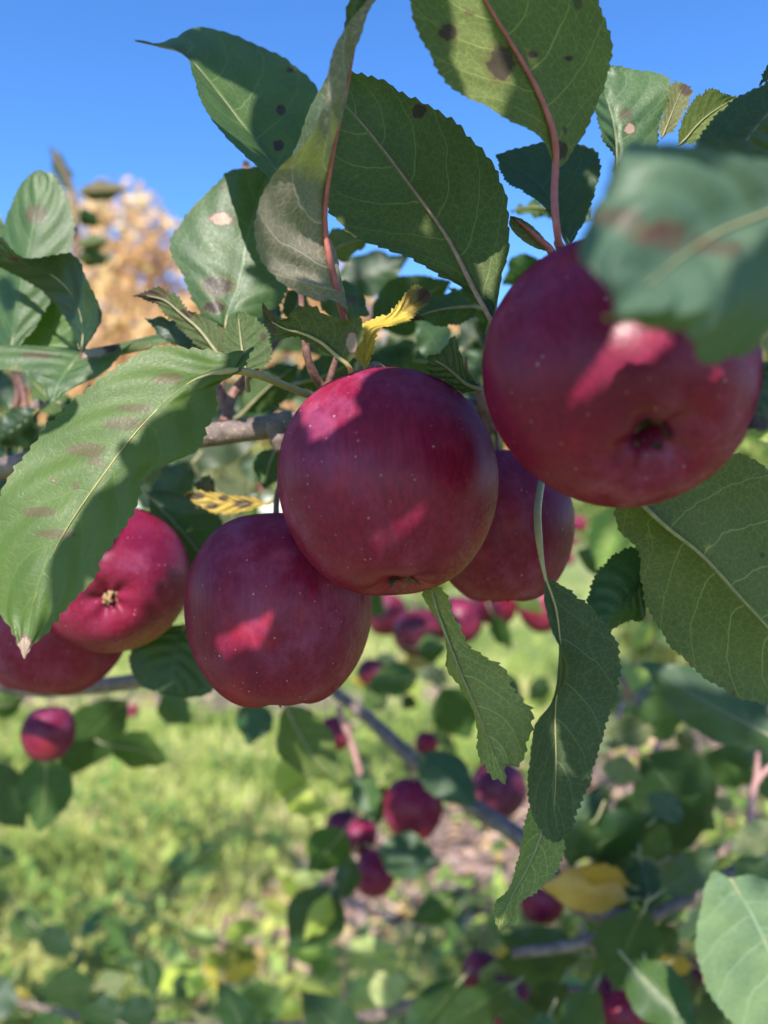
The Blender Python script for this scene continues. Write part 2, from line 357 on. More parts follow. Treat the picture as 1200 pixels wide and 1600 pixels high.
# ------------------------------------------------------------------ leaf builder
ALL_LEAF = {}        # name -> (vertex array, lit polygons), for the shade above the camera
def leaf_geo(mid, L, R, nt=120, nv=9, under=False, dl=0.0, dr=0.0, teeth=26, tooth=.0009, quilt=.00035, bul=0.0, wave=0.0, seed=0, px=True, nlat=6.5):
    """One leaf blade as a sheet: midrib from base to tip, left and right margins (tip-up view)."""
    rs = np.random.RandomState(seed + 17)
    m3 = [list(q) for q in mid]
    ds = [(i, q[2]) for i, q in enumerate(m3) if len(q) > 2]
    for i, q in enumerate(m3):
        if len(q) == 2: q.append(float(np.interp(i, [a for a, _ in ds], [c for _, c in ds])))
    conv = (lambda q: P(*q)) if px else (lambda q: np.array(q, float))
    Mw = cr([conv(q) for q in m3], nt)
    dm = np.array([q[2] for q in m3]); sm = np.linspace(0, 1, len(dm))
    def edge(E, dd):
        o = []
        for k, q in enumerate(E):
            f = (k + 1) / (len(E) + 1)
            if len(q) == 2:
                q = (q[0], q[1], float(np.interp(f, sm, dm)) + dd * math.sin(math.pi * min(1, f * .95 + .08)))
            o.append(conv(q))
        return cr([Mw[0]] + o + [Mw[-1]], nt)
    EL, ER = edge(L, dl), edge(R, dr)
    t = np.linspace(0, 1, nt)
    T = nrm(np.gradient(Mw, axis=0))
    sgn = -1.0 if under else 1.0
    rows = []; vs = np.concatenate([-np.linspace(1, 0, nv + 1)[:-1] ** .85, [0], np.linspace(0, 1, nv + 1)[1:] ** .85])
    LT = []; LM = []
    length = np.linalg.norm(np.diff(Mw, axis=0), axis=1).sum() * 1000
    fade = np.clip(t / .12, 0, 1) * np.clip((1 - t) / .04, 0, 1)
    jit = np.cumsum(.6 + .8 * rs.rand(nt)); jit = jit / jit[-1]
    tamp = rs.uniform(.35, 1.55, 64); tamp2 = rs.uniform(.35, 1.55, 64)
    def rough_edge():
        e = sum(rs.uniform(.3, 1) * np.sin(t * f * 6.283 + rs.uniform(0, 6.28)) for f in (3, 5, 8, 13)) * tooth * .28
        if rs.rand() < .5:                                     # a nibbled spot
            e = e + tooth * rs.uniform(1.0, 2.6) * np.exp(-((t - rs.uniform(.25, .9)) / rs.uniform(.012, .03)) ** 2)
        return e
    erode, erode2 = rough_edge(), rough_edge()
    for v in vs:
        E = EL if v < 0 else ER; a = abs(v)
        lat = (Mw - EL) if v < 0 else (ER - Mw)
        wlen = np.maximum(np.linalg.norm(lat, axis=1), 1e-6)
        n = nrm(np.cross(lat, T)) * sgn
        ph = (jit * .5 + t * .5) * teeth + (0.37 if v < 0 else 0)
        saw = ph % 1.0
        saw = np.where(saw < .82, saw / .82, (1 - saw) / .18)
        ti = np.clip(np.floor(ph).astype(int) % 64, 0, 63); amp_ = (tamp if v < 0 else tamp2)[ti]
        bite = (erode if v < 0 else erode2)
        k = a + ((tooth * (saw - .35) * amp_ - bite) * fade / wlen) * a ** 7
        Q = Mw + (E - Mw) * k[:, None]
        b_ = bul * math.sin(math.pi * a)
        lp = nlat * (t - .25 * a ** 1.35) + (.5 if v > 0 else 0)
        q_ = quilt * (-np.cos(2 * np.pi * lp)) * 4 * a * (1 - a) * fade - quilt * 1.2 * math.exp(-(v / .07) ** 2)
        wv = wave * a ** 3 * np.sin(2 * np.pi * (t * 3.1 + .3 * np.sign(v)) + seed)
        Q = Q + n * (b_ + q_ + wv)[:, None]
        rows.append(Q); LT.append(np.stack([t, np.full(nt, v), 0 * t], 1)); LM.append(np.stack([t * length, v * wlen * 1000, 0 * t], 1))
    V = np.stack(rows, 1).reshape(-1, 3); LT = np.stack(LT, 1).reshape(-1, 3); LM = np.stack(LM, 1).reshape(-1, 3)
    nc = len(vs); i = np.arange(nt - 1)[:, None] * nc + np.arange(nc - 1)[None, :]
    Q = np.stack([i, i + 1, i + nc + 1, i + nc], -1).reshape(-1, 4)
    if under: Q = Q[:, ::-1]
    # rib runs along the underside of the sheet
    nmid = nrm(np.cross(ER - EL, T)) * sgn
    return V, Q, LT, LM, Mw, nmid

def leaf(parent, mid, L, R, label=None, mat=None, tint=(1, 1, 1), stalk=None, stalk_mat=None, rib=.0007, spots=(), lit=None, key=None, px=True, stalk_r=.0011, nofree=False, **kw):
    V, Q, LT, LM, Mw, nmid = leaf_geo(mid, L, R, px=px, **kw)
    org = Mw[0].copy()
    me = np_mesh('leaf', V - org, Q)
    for nm, arr in (('lt', LT), ('lm', LM)):
        a = me.attributes.new(nm, 'FLOAT_VECTOR', 'POINT'); a.data.foreach_set('vector', arr.astype(np.float32).ravel())
    if len(spots):
        pp = proj(V); S = np.zeros((len(V), 3))
        for (x, y, r, kind) in spots:
            rx, ry = r if isinstance(r, tuple) else (r, r)
            d = np.hypot((pp[:, 0] - x) / rx, (pp[:, 1] - y) / ry)
            S[:, kind] = np.maximum(S[:, kind], np.clip(1.3 - d * .8, 0, 1))
        a = me.attributes.new('spot', 'FLOAT_VECTOR', 'POINT'); a.data.foreach_set('vector', S.astype(np.float32).ravel())
    o = link('leaf', me, mat or M_LEAF, parent, org)
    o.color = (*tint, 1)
    if label: o['label'] = label
    pts = [P(*q) if px else np.array(q) for q in (stalk or [])]
    n = len(Mw); k = [0, int(n * .12), int(n * .3), int(n * .5), int(n * .7), int(n * .86)]
    rr = [rib * 1.3, rib, rib * .85, rib * .7, rib * .5, rib * .3]
    sp = list(pts) + [Mw[j] - nmid[j] * (r * 1.05 + .0004) for j, r in zip(k, rr)]
    rad = [stalk_r] * len(pts) + rr
    v, q, tr = tube(np.array(sp), rad, 6, max(14, len(sp) * 3))
    link('leaf_stalk', np_mesh('leaf_stalk', v - sp[0], q, tr), stalk_mat or M_RIB, o, sp[0])
    if key: ALL_LEAF[key] = (V, lit)
    return o

WPROF = [.42, .76, .95, 1.0, .95, .80, .56, .26]
def qleaf(parent, base, tip, width, d0, d1=None, under=False, fold=.0, bend=0.0, sag=0.0, stalk=12, rolld=0.0, nt=40, nv=4, **kw):
    """A plain leaf from its stalk end, its tip and its width (in photo pixels at its own distance)."""
    d1 = d0 if d1 is None else d1
    bx, by = base; tx, ty = tip
    dx, dy = tx - bx, ty - by; ln = math.hypot(dx, dy) or 1
    ux, uy = dx / ln, dy / ln; lx, ly = uy, -ux         # left of the direction of travel, tip-up view
    def at(f): 
        s = bend * math.sin(math.pi * f)
        return bx + dx * f + lx * s, by + dy * f + ly * s
    mid = []
    for f in (0, .25, .5, .75, 1):
        x, y = at(f); mid.append((x, y, d0 + (d1 - d0) * f + sag * math.sin(math.pi * f)))
    L = []; R = []
    m = len(WPROF)
    for k, wp in enumerate(WPROF):
        f = (k + 1) / (m + 1); x, y = at(f); hw = width * .5 * wp
        dd = d0 + (d1 - d0) * f + sag * math.sin(math.pi * f)
        L.append((x + lx * hw, y + ly * hw, dd + (fold + rolld) * wp)); R.append((x - lx * hw, y - ly * hw, dd + (fold - rolld) * wp))
    sd = int(abs(bx * 7 + by * 13 + tx)) % 10007
    kw.setdefault('tooth', .0009); kw.setdefault('teeth', 20); kw.setdefault('seed', sd); kw.setdefault('wave', .0015)
    st = [(bx - ux * stalk * 1.6, by - uy * stalk * 1.6 - stalk * .25, d0 + .004), (bx - ux * stalk * .7, by - uy * stalk * .7, d0 + .001)] if stalk else None
    return leaf(parent, mid, L, R, under=under, nt=nt, nv=nv, stalk=st, **kw)

# ------------------------------------------------------------------ setting: ground
gm = NB('orchard_ground'); tcg = gm.n('ShaderNodeTexCoord'); ov = tcg.outputs['Object']
na = gm.noise(ov, .9, 5, .6); nb2 = gm.noise(ov, 9, 5, .65); ncx = gm.noise(ov, 60, 3)
gcol = gm.mix(gm.step(na, .42, .6), (.16, .23, .05), (.26, .28, .09))
gcol = gm.mix(gm.math('MULTIPLY', gm.step(nb2, .52, .68), .8), gcol, (.15, .115, .085))
gcol = gm.mix(gm.math('MULTIPLY', gm.step(ncx, .5, .8), .4), gcol, (.06, .085, .02))
gcol = gm.mix(gm.step(gm.attr('bare').outputs['Fac'], .3, .6), gcol, gm.mix(gm.step(ncx, .35, .65), (.13, .095, .08), (.30, .21, .17)))
gp = gm.n('ShaderNodeBsdfPrincipled'); gm.l(gcol, gp.inputs['Base Color']); gp.inputs['Roughness'].default_value = .9
gbm = gm.n('ShaderNodeBump'); gbm.inputs['Distance'].default_value = .03; gm.l(nb2, gbm.inputs['Height']); gm.l(gbm.outputs[0], gp.inputs['Normal'])
gm.l(gp.outputs[0], gm.out.inputs[0])
def ground_z(x, y):
    r = np.hypot(x, y)
    return .025 * np.sin(x * 1.7 + .4) * np.sin(y * 1.3 + 1) + .012 * np.sin(x * 5.1) * np.sin(y * 4.3)
def noise2(x, y):
    return (np.sin(x * 1.3 + y * .7) + np.sin(x * 2.9 - y * 2.1 + 1.3) * .6 + np.sin(x * 5.3 + y * 4.7 + .5) * .4 + np.sin(y * 3.7 - x * .6) * .5) / 2.5

# litter strip under the row: 0..1 how bare the ground is
def bare(x, y):
    c = 1.4 * np.exp(-((y - (2.75 + .75 * x)) / .62) ** 2) * (x > -.75) * np.clip((x + .75) / .5, 0, 1)
    c2 = np.exp(-((y - 5.6) / .35) ** 2) * .8
    return np.clip(c + c2 + .25 * noise2(x * 3, y * 3), 0, 1)

gx = np.unique(np.concatenate([np.linspace(-12, 12, 193), np.linspace(-600, 600, 41)])); gy = np.unique(np.concatenate([np.linspace(-6, 22, 225), np.linspace(-600, 900, 51)]))
X, Y = np.meshgrid(gx, gy); Z = np.where((abs(X) < 12.1) & (Y > -6.1) & (Y < 22.1), ground_z(X, Y), -0.0)
ii = np.arange(len(gy) - 1)[:, None] * len(gx) + np.arange(len(gx) - 1)[None, :]
go = link('ground', np_mesh('ground', np.stack([X, Y, Z], -1).reshape(-1, 3), np.stack([ii, ii + 1, ii + len(gx) + 1, ii + len(gx)], -1).reshape(-1, 4)), gm.m)
ba = go.data.attributes.new('bare', 'FLOAT', 'POINT'); ba.data.foreach_set('value', np.where((abs(X) < 12.1) & (Y > -6.1) & (Y < 22.1), bare(X, Y), .2).astype(np.float32).ravel())
tag(go, kind='structure')

def tint_mat(name, ramp, rough=.6, trans=.3):
    """Colour per piece from a 'rnd' attribute along a small ramp."""
    b = NB(name); a = b.attr('rnd').outputs['Fac']; r = b.n('ShaderNodeValToRGB'); b.l(a, r.inputs[0])
    e = r.color_ramp.elements
    while len(e) < len(ramp): e.new(.5)
    for k, (pos, c) in enumerate(ramp): e[k].position = pos; e[k].color = (*c, 1)
    p = b.n('ShaderNodeBsdfPrincipled'); b.l(r.outputs[0], p.inputs['Base Color']); p.inputs['Roughness'].default_value = rough
    tr = b.n('ShaderNodeBsdfTranslucent'); b.l(r.outputs[0], tr.inputs[0])
    ms = b.n('ShaderNodeMixShader'); ms.inputs[0].default_value = trans; b.l(p.outputs[0], ms.inputs[1]); b.l(tr.outputs[0], ms.inputs[2])
    b.l(ms.outputs[0], b.out.inputs[0]); return b.m

# grass blades
N = 120000
d = 1 / npr.uniform(1 / 16, 1 / 1.35, N); xx = npr.uniform(-.85, .85, N) * d + npr.normal(0, .02, N); yy = d
keep = npr.rand(N) > bare(xx, yy) * 1.05; xx, yy, d = xx[keep], yy[keep], d[keep]; N = len(xx)
hh = npr.uniform(.05, .13, N) * (1 + .5 * noise2(xx * 1.4, yy * 1.4)); wd = npr.uniform(.0022, .0045, N) * (1 + d * .10)
an = npr.uniform(0, 6.283, N); ln = npr.uniform(.1, .9, N) * hh
bx = np.cos(an); by = np.sin(an); la = npr.uniform(0, 6.283, N); lx = np.cos(la) * ln; ly = np.sin(la) * ln
z0 = ground_z(xx, yy)
Vb = np.zeros((N, 5, 3))
Vb[:, 0] = np.stack([xx - bx * wd, yy - by * wd, z0], 1); Vb[:, 1] = np.stack([xx + bx * wd, yy + by * wd, z0], 1)
Vb[:, 2] = np.stack([xx - bx * wd * .8 + lx * .3, yy - by * wd * .8 + ly * .3, z0 + hh * .6], 1); Vb[:, 3] = np.stack([xx + bx * wd * .8 + lx * .3, yy + by * wd * .8 + ly * .3, z0 + hh * .6], 1)
Vb[:, 4] = np.stack([xx + lx, yy + ly, z0 + hh], 1)
ib = np.arange(N) * 5
gme = np_mesh('grass', Vb.reshape(-1, 3), np.stack([ib, ib + 1, ib + 3, ib + 2], 1), np.stack([ib + 2, ib + 3, ib + 4], 1))
at_ = gme.attributes.new('rnd', 'FLOAT', 'POINT'); at_.data.foreach_set('value', np.repeat(np.clip(npr.rand(N) * .6 + .15 + .45 * noise2(xx * 1.6, yy * 1.6), 0, 1), 5).astype(np.float32))
M_GRASS = tint_mat('grass_blades', [(0, (.07, .12, .03)), (.25, (.20, .30, .055)), (.6, (.48, .54, .13)), (.95, (.70, .62, .30))], .55, .35)
tag(link('grass', gme, M_GRASS), 'green and yellow orchard grass in patchy sunlight', kind='stuff')

# broad-leaved weeds in tufts among the grass
NC = 420; dC = 1 / npr.uniform(1 / 11, 1 / 1.6, NC); xC = npr.uniform(-.8, .8, NC) * dC; kC = npr.rand(NC) > bare(xC, dC) * .7; xC, dC = xC[kC], dC[kC]
kk = 26; N = len(xC) * kk; sz = np.repeat(npr.uniform(.5, 1.5, len(xC)), kk)
cx_ = np.repeat(xC, kk) + npr.normal(0, .07, N) * sz; cy_ = np.repeat(dC, kk) + npr.normal(0, .07, N) * sz; hz = npr.uniform(.03, .16, N) * sz + ground_z(cx_, cy_)
a_ = npr.uniform(0, 6.283, N); L_ = npr.uniform(.018, .04, N) * sz; tl_ = npr.uniform(-.2, .9, N)
ux = np.stack([np.cos(a_), np.sin(a_), tl_], 1) * L_[:, None]; vx = np.stack([-np.sin(a_), np.cos(a_), npr.uniform(-.4, .4, N)], 1) * (L_ * .42)[:, None]
cc = np.stack([cx_, cy_, hz], 1); VW = np.stack([cc - ux, cc + vx, cc + ux, cc - vx], 1).reshape(-1, 3); ib = np.arange(N) * 4
wme = np_mesh('weeds', VW, np.stack([ib, ib + 1, ib + 2, ib + 3], 1))
at_ = wme.attributes.new('rnd', 'FLOAT', 'POINT'); at_.data.foreach_set('value', np.repeat(np.clip(np.repeat(npr.rand(len(xC)), kk) * .6 + npr.rand(N) * .4, 0, 1), 4).astype(np.float32))
tag(link('weeds', wme, tint_mat('weed_leaves', [(0, (.06, .13, .03)), (.4, (.18, .29, .055)), (.75, (.42, .50, .10)), (.95, (.58, .56, .14))], .5, .35)), 'low broad leaved weeds among the grass', kind='stuff')

# fallen leaves on the ground
N = 15000
d = 1 / npr.uniform(1 / 8, 1 / 1.5, N); xx = npr.uniform(-.8, .8, N) * d; yy = d
keep = npr.rand(N) < np.clip(bare(xx, yy) * 1.2 + .03, 0, 1); xx, yy = xx[keep], yy[keep]; N = len(xx)
ang = npr.uniform(0, 6.283, N); lnn = npr.uniform(.024, .05, N); tw = npr.uniform(-.5, .5, N); zz = ground_z(xx, yy) + npr.uniform(.006, .03, N)
prof = np.array([(-1, 0, .1), (-.3, -.5, .25), (-.35, 0, 0), (-.3, .5, .3), (.35, -.45, .3), (.35, 0, .02), (.35, .45, .2), (1, 0, .35)])
c, s_ = np.cos(ang)[:, None], np.sin(ang)[:, None]
px_ = prof[None, :, 0] * lnn[:, None]; py_ = prof[None, :, 1] * lnn[:, None]; pz_ = prof[None, :, 2] * lnn[:, None] * npr.uniform(-.6, 1.6, (N, 1)) + py_ * tw[:, None]
VL = np.stack([xx[:, None] + px_ * c - py_ * s_, yy[:, None] + px_ * s_ + py_ * c, zz[:, None] + pz_], -1)
ib = (np.arange(N) * 8)[:, None]
TQ = np.concatenate([ib + np.array([[0, 2, 1, 0]]) for _ in range(0)] or [np.zeros((0, 4), int)])
TT = np.concatenate([ib + np.array([[*t3]]) for t3 in [(0, 1, 2), (0, 2, 3), (1, 4, 5), (1, 5, 2), (2, 5, 6), (2, 6, 3), (4, 7, 5), (5, 7, 6)]])
lme = np_mesh('fallen_leaves', VL.reshape(-1, 3), None, TT)
at_ = lme.attributes.new('rnd', 'FLOAT', 'POINT'); at_.data.foreach_set('value', np.repeat(npr.rand(N), 8).astype(np.float32))
M_LITTER = tint_mat('fallen_leaf_litter', [(0, (.14, .09, .07)), (.35, (.36, .23, .18)), (.75, (.56, .38, .30)), (.92, (.60, .42, .14))], .7, .15)
tag(link('fallen_leaves', lme, M_LITTER), 'brown and pinkish fallen leaves on bare soil below the trees', kind='stuff')

# ------------------------------------------------------------------ far trees
def crown_mesh(name, blobs, n, size, seed, flat=.6):
    """Leaf-sized faces spread through several uneven clumps."""
    rs = np.random.RandomState(seed); V = []; rn = []
    wts = np.array([b[3] ** 2 for b in blobs]); wts = wts / wts.sum()
    for (cx, cy, cz, r), wt in zip(blobs, wts):
        k = int(n * wt); u = nrm(rs.normal(size=(k, 3))); rad = r * rs.uniform(.25, 1.0, k) ** .5 * (1 + .25 * np.sin(u[:, 0] * 5 + seed) * np.sin(u[:, 2] * 4 + 1))
        c = np.array([cx, cy, cz]) + u * rad[:, None] * np.array([1, 1, flat + .2])
        a = nrm(rs.normal(size=(k, 3))); b_ = nrm(np.cross(a, rs.normal(size=(k, 3))))
        s = size * rs.uniform(.6, 1.3, k)[:, None]
        V.append(np.stack([c - a * s, c + b_ * s * .55, c + a * s, c - b_ * s * .55], 1)); rn.append(np.clip(rs.rand(k) * .65 + .35 * rs.rand(), 0, 1))
    V = np.concatenate(V).reshape(-1, 3); k = len(V) // 4; ib = np.arange(k) * 4
    me = np_mesh(name, V, np.stack([ib, ib + 1, ib + 2, ib + 3], 1), smooth=False)
    a = me.attributes.new('rnd', 'FLOAT', 'POINT'); a.data.foreach_set('value', np.repeat(np.concatenate(rn), 4).astype(np.float32))
    return me

M_AUT = tint_mat('autumn_foliage', [(0, (.50, .27, .14)), (.4, (.68, .42, .21)), (.7, (.72, .52, .25)), (.95, (.60, .50, .18))], .7, .3)
M_ORCH = tint_mat('orchard_foliage', [(0, (.07, .13, .03)), (.4, (.15, .23, .05)), (.75, (.30, .34, .07)), (.95, (.50, .42, .10))], .5, .35)
M_WOODS = tint_mat('mixed_woods_foliage', [(0, (.06, .10, .03)), (.4, (.16, .17, .05)), (.7, (.36, .24, .09)), (.95, (.46, .32, .12))], .7, .3)
M_FARBARK = simple('far_tree_bark', (.10, .075, .06), (.19, .15, .12), 8, .85, .5, dist=.02)

def far_tree(name, label, cat, x, y, h, rad, mat, n, size, seed, group, gap=1.0, low=.35):
    rs = np.random.RandomState(seed)
    root = empty(name, (x, y, 0)); tag(root, label, cat, group)
    top = np.array([x + rs.uniform(-.1, .1) * h, y, h * .72])
    V = []; Q = []; Tn = []
    def add(pts, r):
        v, q, t = tube(np.array(pts), r, 7, None, .06, seed); o = sum(len(a) for a in V)
        V.append(v); Q.extend([tuple(i + o for i in a) for a in q]); Tn.extend([tuple(i + o for i in a) for a in t])
    add([(x, y, -.05), (x + .02 * h, y, h * .3), tuple(top)], [h * .022, h * .016, h * .004])
    blobs = []
    nb = 11
    for k in range(nb):
        a = k / nb * 6.283 + rs.uniform(-.3, .3); f = rs.uniform(low, .95)
        rr = rad * (math.sin(min(1, (f - low) / (1.03 - low) + .25) * math.pi * .9) * .75 + .12) * rs.uniform(.6, 1.1)
        tipp = (x + math.cos(a) * rr, y + math.sin(a) * rr, h * f)
        s = h * (low * .7 + (f - low) * .45)
        add([(x + .01 * h, y, s), ((x + tipp[0]) / 2, (y + tipp[1]) / 2, s + (tipp[2] - s) * .6), tipp], [h * .008, h * .005, h * .002])
        blobs.append((*tipp, rad * rs.uniform(.26, .44) * gap))
        q = .55
        blobs.append((x + (tipp[0] - x) * q, y + (tipp[1] - y) * q, s + (tipp[2] - s) * .75 + .03 * h, rad * rs.uniform(.22, .36) * gap))
    vv = np.vstack(V) - np.array([x, y, 0])
    link('trunk', np_mesh('trunk', vv, Q, Tn), M_FARBARK, root, (x, y, 0))
    me = crown_mesh('crown', blobs, n, size, seed)
    co = np.empty(len(me.vertices) * 3, dtype=np.float32); me.vertices.foreach_get('co', co); co = co.reshape(-1, 3) - np.array([x, y, 0], dtype=np.float32)
    me.vertices.foreach_set('co', co.ravel())
    link('crown', me, mat, root, (x, y, 0))
    return root, blobs

GA = 'autumn trees beyond the orchard'
far_tree('autumn_tree', 'tall tree with golden orange autumn leaves against the blue sky', 'tree', -7.3, 27, 11.9, 5.9, M_AUT, 24000, .20, 3, GA, 1.25, .16)
far_tree('autumn_tree', 'paler orange autumn tree beside the tallest one, behind the apples', 'tree', -2.6, 31, 11.2, 4.6, M_AUT, 12000, .20, 8, GA, 1.15, .16)
far_tree('autumn_tree', 'tan autumn tree seen in the gap above the central apple', 'tree', 4.0, 33, 10.4, 4.9, M_AUT, 12000, .2, 12, GA, 1.1, .16)
far_tree('autumn_tree', 'autumn tree hidden mostly by the large right-hand apple', 'tree', 12.5, 30, 8.6, 4.6, M_WOODS, 8000, .18, 19, GA, .95, .2)
far_tree('autumn_tree', 'low russet tree behind the leaves at the photo edge', 'tree', -15.5, 30, 7.5, 4.4, M_WOODS, 8000, .18, 23, GA, 1, .2)

orch_blobs = []
for k, (x, y, h, lab) in enumerate([(-4.6, 8.6, 2.5, 'leftmost orchard apple tree of the far row, yellow green'), (-2.0, 9.0, 2.7, 'far row apple tree seen between the left leaves and the central apple'),
                                  (.6, 9.2, 2.6, 'far row apple tree right behind the central apples'), (3.0, 8.8, 2.8, 'far row apple tree behind the big leaf under the right apple'), (5.4, 9.1, 2.6, 'rightmost apple tree of the far row')]):
    r_, bl = far_tree('orchard_tree', lab, 'apple tree', x, y, h, 1.25, M_ORCH, 5200, .045, 40 + k, 'apple trees of the far row', .95, .22)
    orch_blobs.append(bl)
far_tree('orchard_tree', 'smaller apple tree with yellowing leaves a few steps behind the large apple', 'apple tree', 1.75, 4.3, 2.2, .95, M_ORCH, 7000, .036, 61, 'apple trees behind the near one', .95, .24)

# ------------------------------------------------------------------ apples
def apple_geo(R, asp=.95, seed=0, nu=56, nth=46, taper=.06, basin=.17, lump=.02, hole=(.09, .14)):
    rs = np.random.RandomState(seed); ph = rs.rand(5) * 6.28
    th = np.concatenate([np.linspace(0.0, np.pi * .9, nth - nth // 3, endpoint=False), np.pi - np.pi * .1 * np.linspace(1, 0, nth // 3) ** 1.3]); u = np.arange(nu) / nu * 2 * np.pi
    TH, U = np.meshgrid(th, u, indexing='ij')
    r = np.sin(TH) ** .92 * (1 + taper * np.cos(TH)); z = asp * np.cos(TH)
    z = z - np.exp(-(r / .30) ** 2) * .34 * (TH < np.pi / 2)
    rib = 1 + .22 * np.cos(5 * U + ph[0]) * np.clip(r / .3, 0, 1)
    z = z + np.exp(-(r / .27) ** 2) * basin * rib * (TH > np.pi / 2)
    z = z + np.exp(-(r / hole[0]) ** 4) * hole[1] * (TH > np.pi / 2)
    r = r * (1 + lump * np.sin(U + ph[1]) * np.sin(TH) + lump * .8 * np.sin(2 * U + ph[2]) + lump * .4 * np.cos(5 * U + ph[0]) * np.clip(-np.cos(TH), 0, 1))
    z = z * (1 + lump * 1.2 * np.sin(U + ph[3]) * np.sin(TH))
    V = np.stack([r * np.cos(U), r * np.sin(U), z], -1).reshape(-1, 3) * R
    i = np.arange(nth - 1)[:, None] * nu; j = np.arange(nu)[None, :]; j2 = (j + 1) % nu
    Q = np.stack([i + j, i + nu + j, i + nu + j2, i + j2], -1).reshape(-1, 4)
    zb = -asp * R + basin * R
    return V, Q, (asp - .34) * R, zb

APPLE_SPH = {}
def apple(label, cx, cy, dist, rpx, axis, asp=.96, seed=0, group='ripe apples on the near branch', key=None, shade_dir=None, stem_to=None, simple_=False, taper=.06, basin=.17, sepal=1.0, tint=None, sepal_mat=None, lump=.018, eye=.11, hole=(.09, .14)):
    """axis: world direction the calyx (bottom) points to."""
    R = rpx * dist / F; c = P(cx, cy, dist)
    a = nrm(np.array(axis, float)); zax = -a
    xax = nrm(np.cross([0.3, .2, 1.0], zax)); yax = np.cross(zax, xax)
    B = np.stack([xax, yax, zax], 1)
    V, Q, ztop, zbot = apple_geo(R, asp, seed, *( (28, 24) if simple_ else (72, 60) ), taper=taper, basin=basin, lump=lump, hole=hole)
    Vw = V @ B.T
    root = empty('apple', c); tag(root, label, 'apple', group)
    me = np_mesh('body', V, Q)
    sd = np.clip(Vw @ nrm(np.array(shade_dir if shade_dir is not None else (.2, .9, -.3), float)) / R, 0, 1)
    at = me.attributes.new('shade', 'FLOAT', 'POINT'); at.data.foreach_set('value', sd.astype(np.float32))
    rot = Matrix([[*B[0], 0], [*B[1], 0], [*B[2], 0], [0, 0, 0, 1]]).to_euler()
    o = link('body', me, M_APPLE, root, c); o.rotation_euler = rot
    o.color = (*(tint or (1, 1, 1)), 1)
    # calyx: a dark eye and five dried sepals
    es = eye * R
    cy_pts = np.array([[0, 0, zbot + (hole[1] + .04) * R], [0, 0, zbot + hole[1] * .45 * R]]) @ B.T + c
    v, q, t = tube(cy_pts, [hole[0] * R * .95, hole[0] * R * .5], 10, 5, .15, seed)
    ca = link('calyx', np_mesh('calyx', v - cy_pts[0], q, t), M_CALYX, root, cy_pts[0])
    if not simple_:
        rs = np.random.RandomState(seed + 99); cyz = zbot - basin * (1 - math.exp(-(hole[0] / .27) ** 2)) * R * .6
        for k in range(5):
            an = k * 1.2566 + rs.uniform(-.3, .3); L = R * rs.uniform(.07, .20) * sepal; bnd = rs.uniform(-.5, 1.5); lean = rs.uniform(.1, .9)
            pts = []
            for f in (0, .35, .7, 1.0):
                rr = hole[0] * R * .85 + L * f * math.cos(bnd * f * 1.3 + lean); zz = cyz - L * f * .8 * math.sin(lean + bnd * f)
                wv = L * .26 * (1 - f) ** .7 * (1 + .2 * f)
                for s in (-1, 0, 1):
                    ang = an + .5 * f * (lean - .5); pts.append((rr * math.cos(ang) - s * wv * math.sin(ang), rr * math.sin(ang) + s * wv * math.cos(ang), zz - abs(s) * .15 * wv))
            pv = np.array(pts) @ B.T + c; qq = []
            for i in range(3):
                for j in range(2): qq.append((i * 3 + j, i * 3 + j + 1, i * 3 + j + 4, i * 3 + j + 3))
            link('sepal', np_mesh('sepal', pv - pv[1], qq), sepal_mat or M_SEPAL, ca, pv[1])
    s0 = np.array([0, 0, ztop * .99]) @ B.T + c
    s1 = s0 + zax * R * .75
    s2 = np.array(stem_to) if stem_to is not None else s1 + np.array([R * .1, R * .25, R * .35])
    tube_obj('stem', [s0, s1 * .7 + s0 * .3, s2], [R * .035, R * .032, R * .045], M_TWIG, root, 7)
    if key: APPLE_SPH[key] = (c, R, cx, cy, rpx)
    return root

apple('large dark red apple at the right, half covered by a blurred near leaf', 963, 584, .215, 206, (.05, -.76, -.64), 1.05, 3, key='A3', shade_dir=(.75, .35, -.55), stem_to=P(890, 440, .30), basin=.26, hole=(.105, .26), sepal=1.0, sepal_mat=M_CALYX)
apple('dark red apple in the middle of the cluster with a narrow diagonal streak of sunlight', 606, 755, .263, 171, (.12, -.33, -.94), 1.05, 7, key='A1', shade_dir=(.8, .3, -.5), stem_to=P(640, 620, .32), taper=.05)
apple('dark red apple hanging lowest of the cluster, pale bloom on its round base', 437, 952, .305, 147, (.05, -.22, -.97), 1.08, 12, key='A2', shade_dir=(.9, .3, -.3), stem_to=P(470, 700, .335), taper=.04)
apple('deep red shaded apple half hidden between the middle apple and the large one', 782, 822, .345, 112, (.03, -.1, -.99), 1.13, 21, key='A4', shade_dir=(.95, .25, -.1), stem_to=P(760, 640, .34), taper=.04)
apple('sunlit red apple with tan dried calyx facing us beside the sloping leaf', 178, 904, .385, 117, (.25, -.93, -.22), .95, 33, key='A5', shade_dir=(.5, .2, -.8), stem_to=P(150, 740, .42), sepal=1.5, basin=.22, hole=(.07, .10), sepal_mat=M_TANSEP)
apple('dark purple red apple tucked under the sunlit one at the big leaf tip', 82, 975, .42, 115, (-.1, -.2, -.97), .98, 41, key='A6', stem_to=P(90, 800, .46))

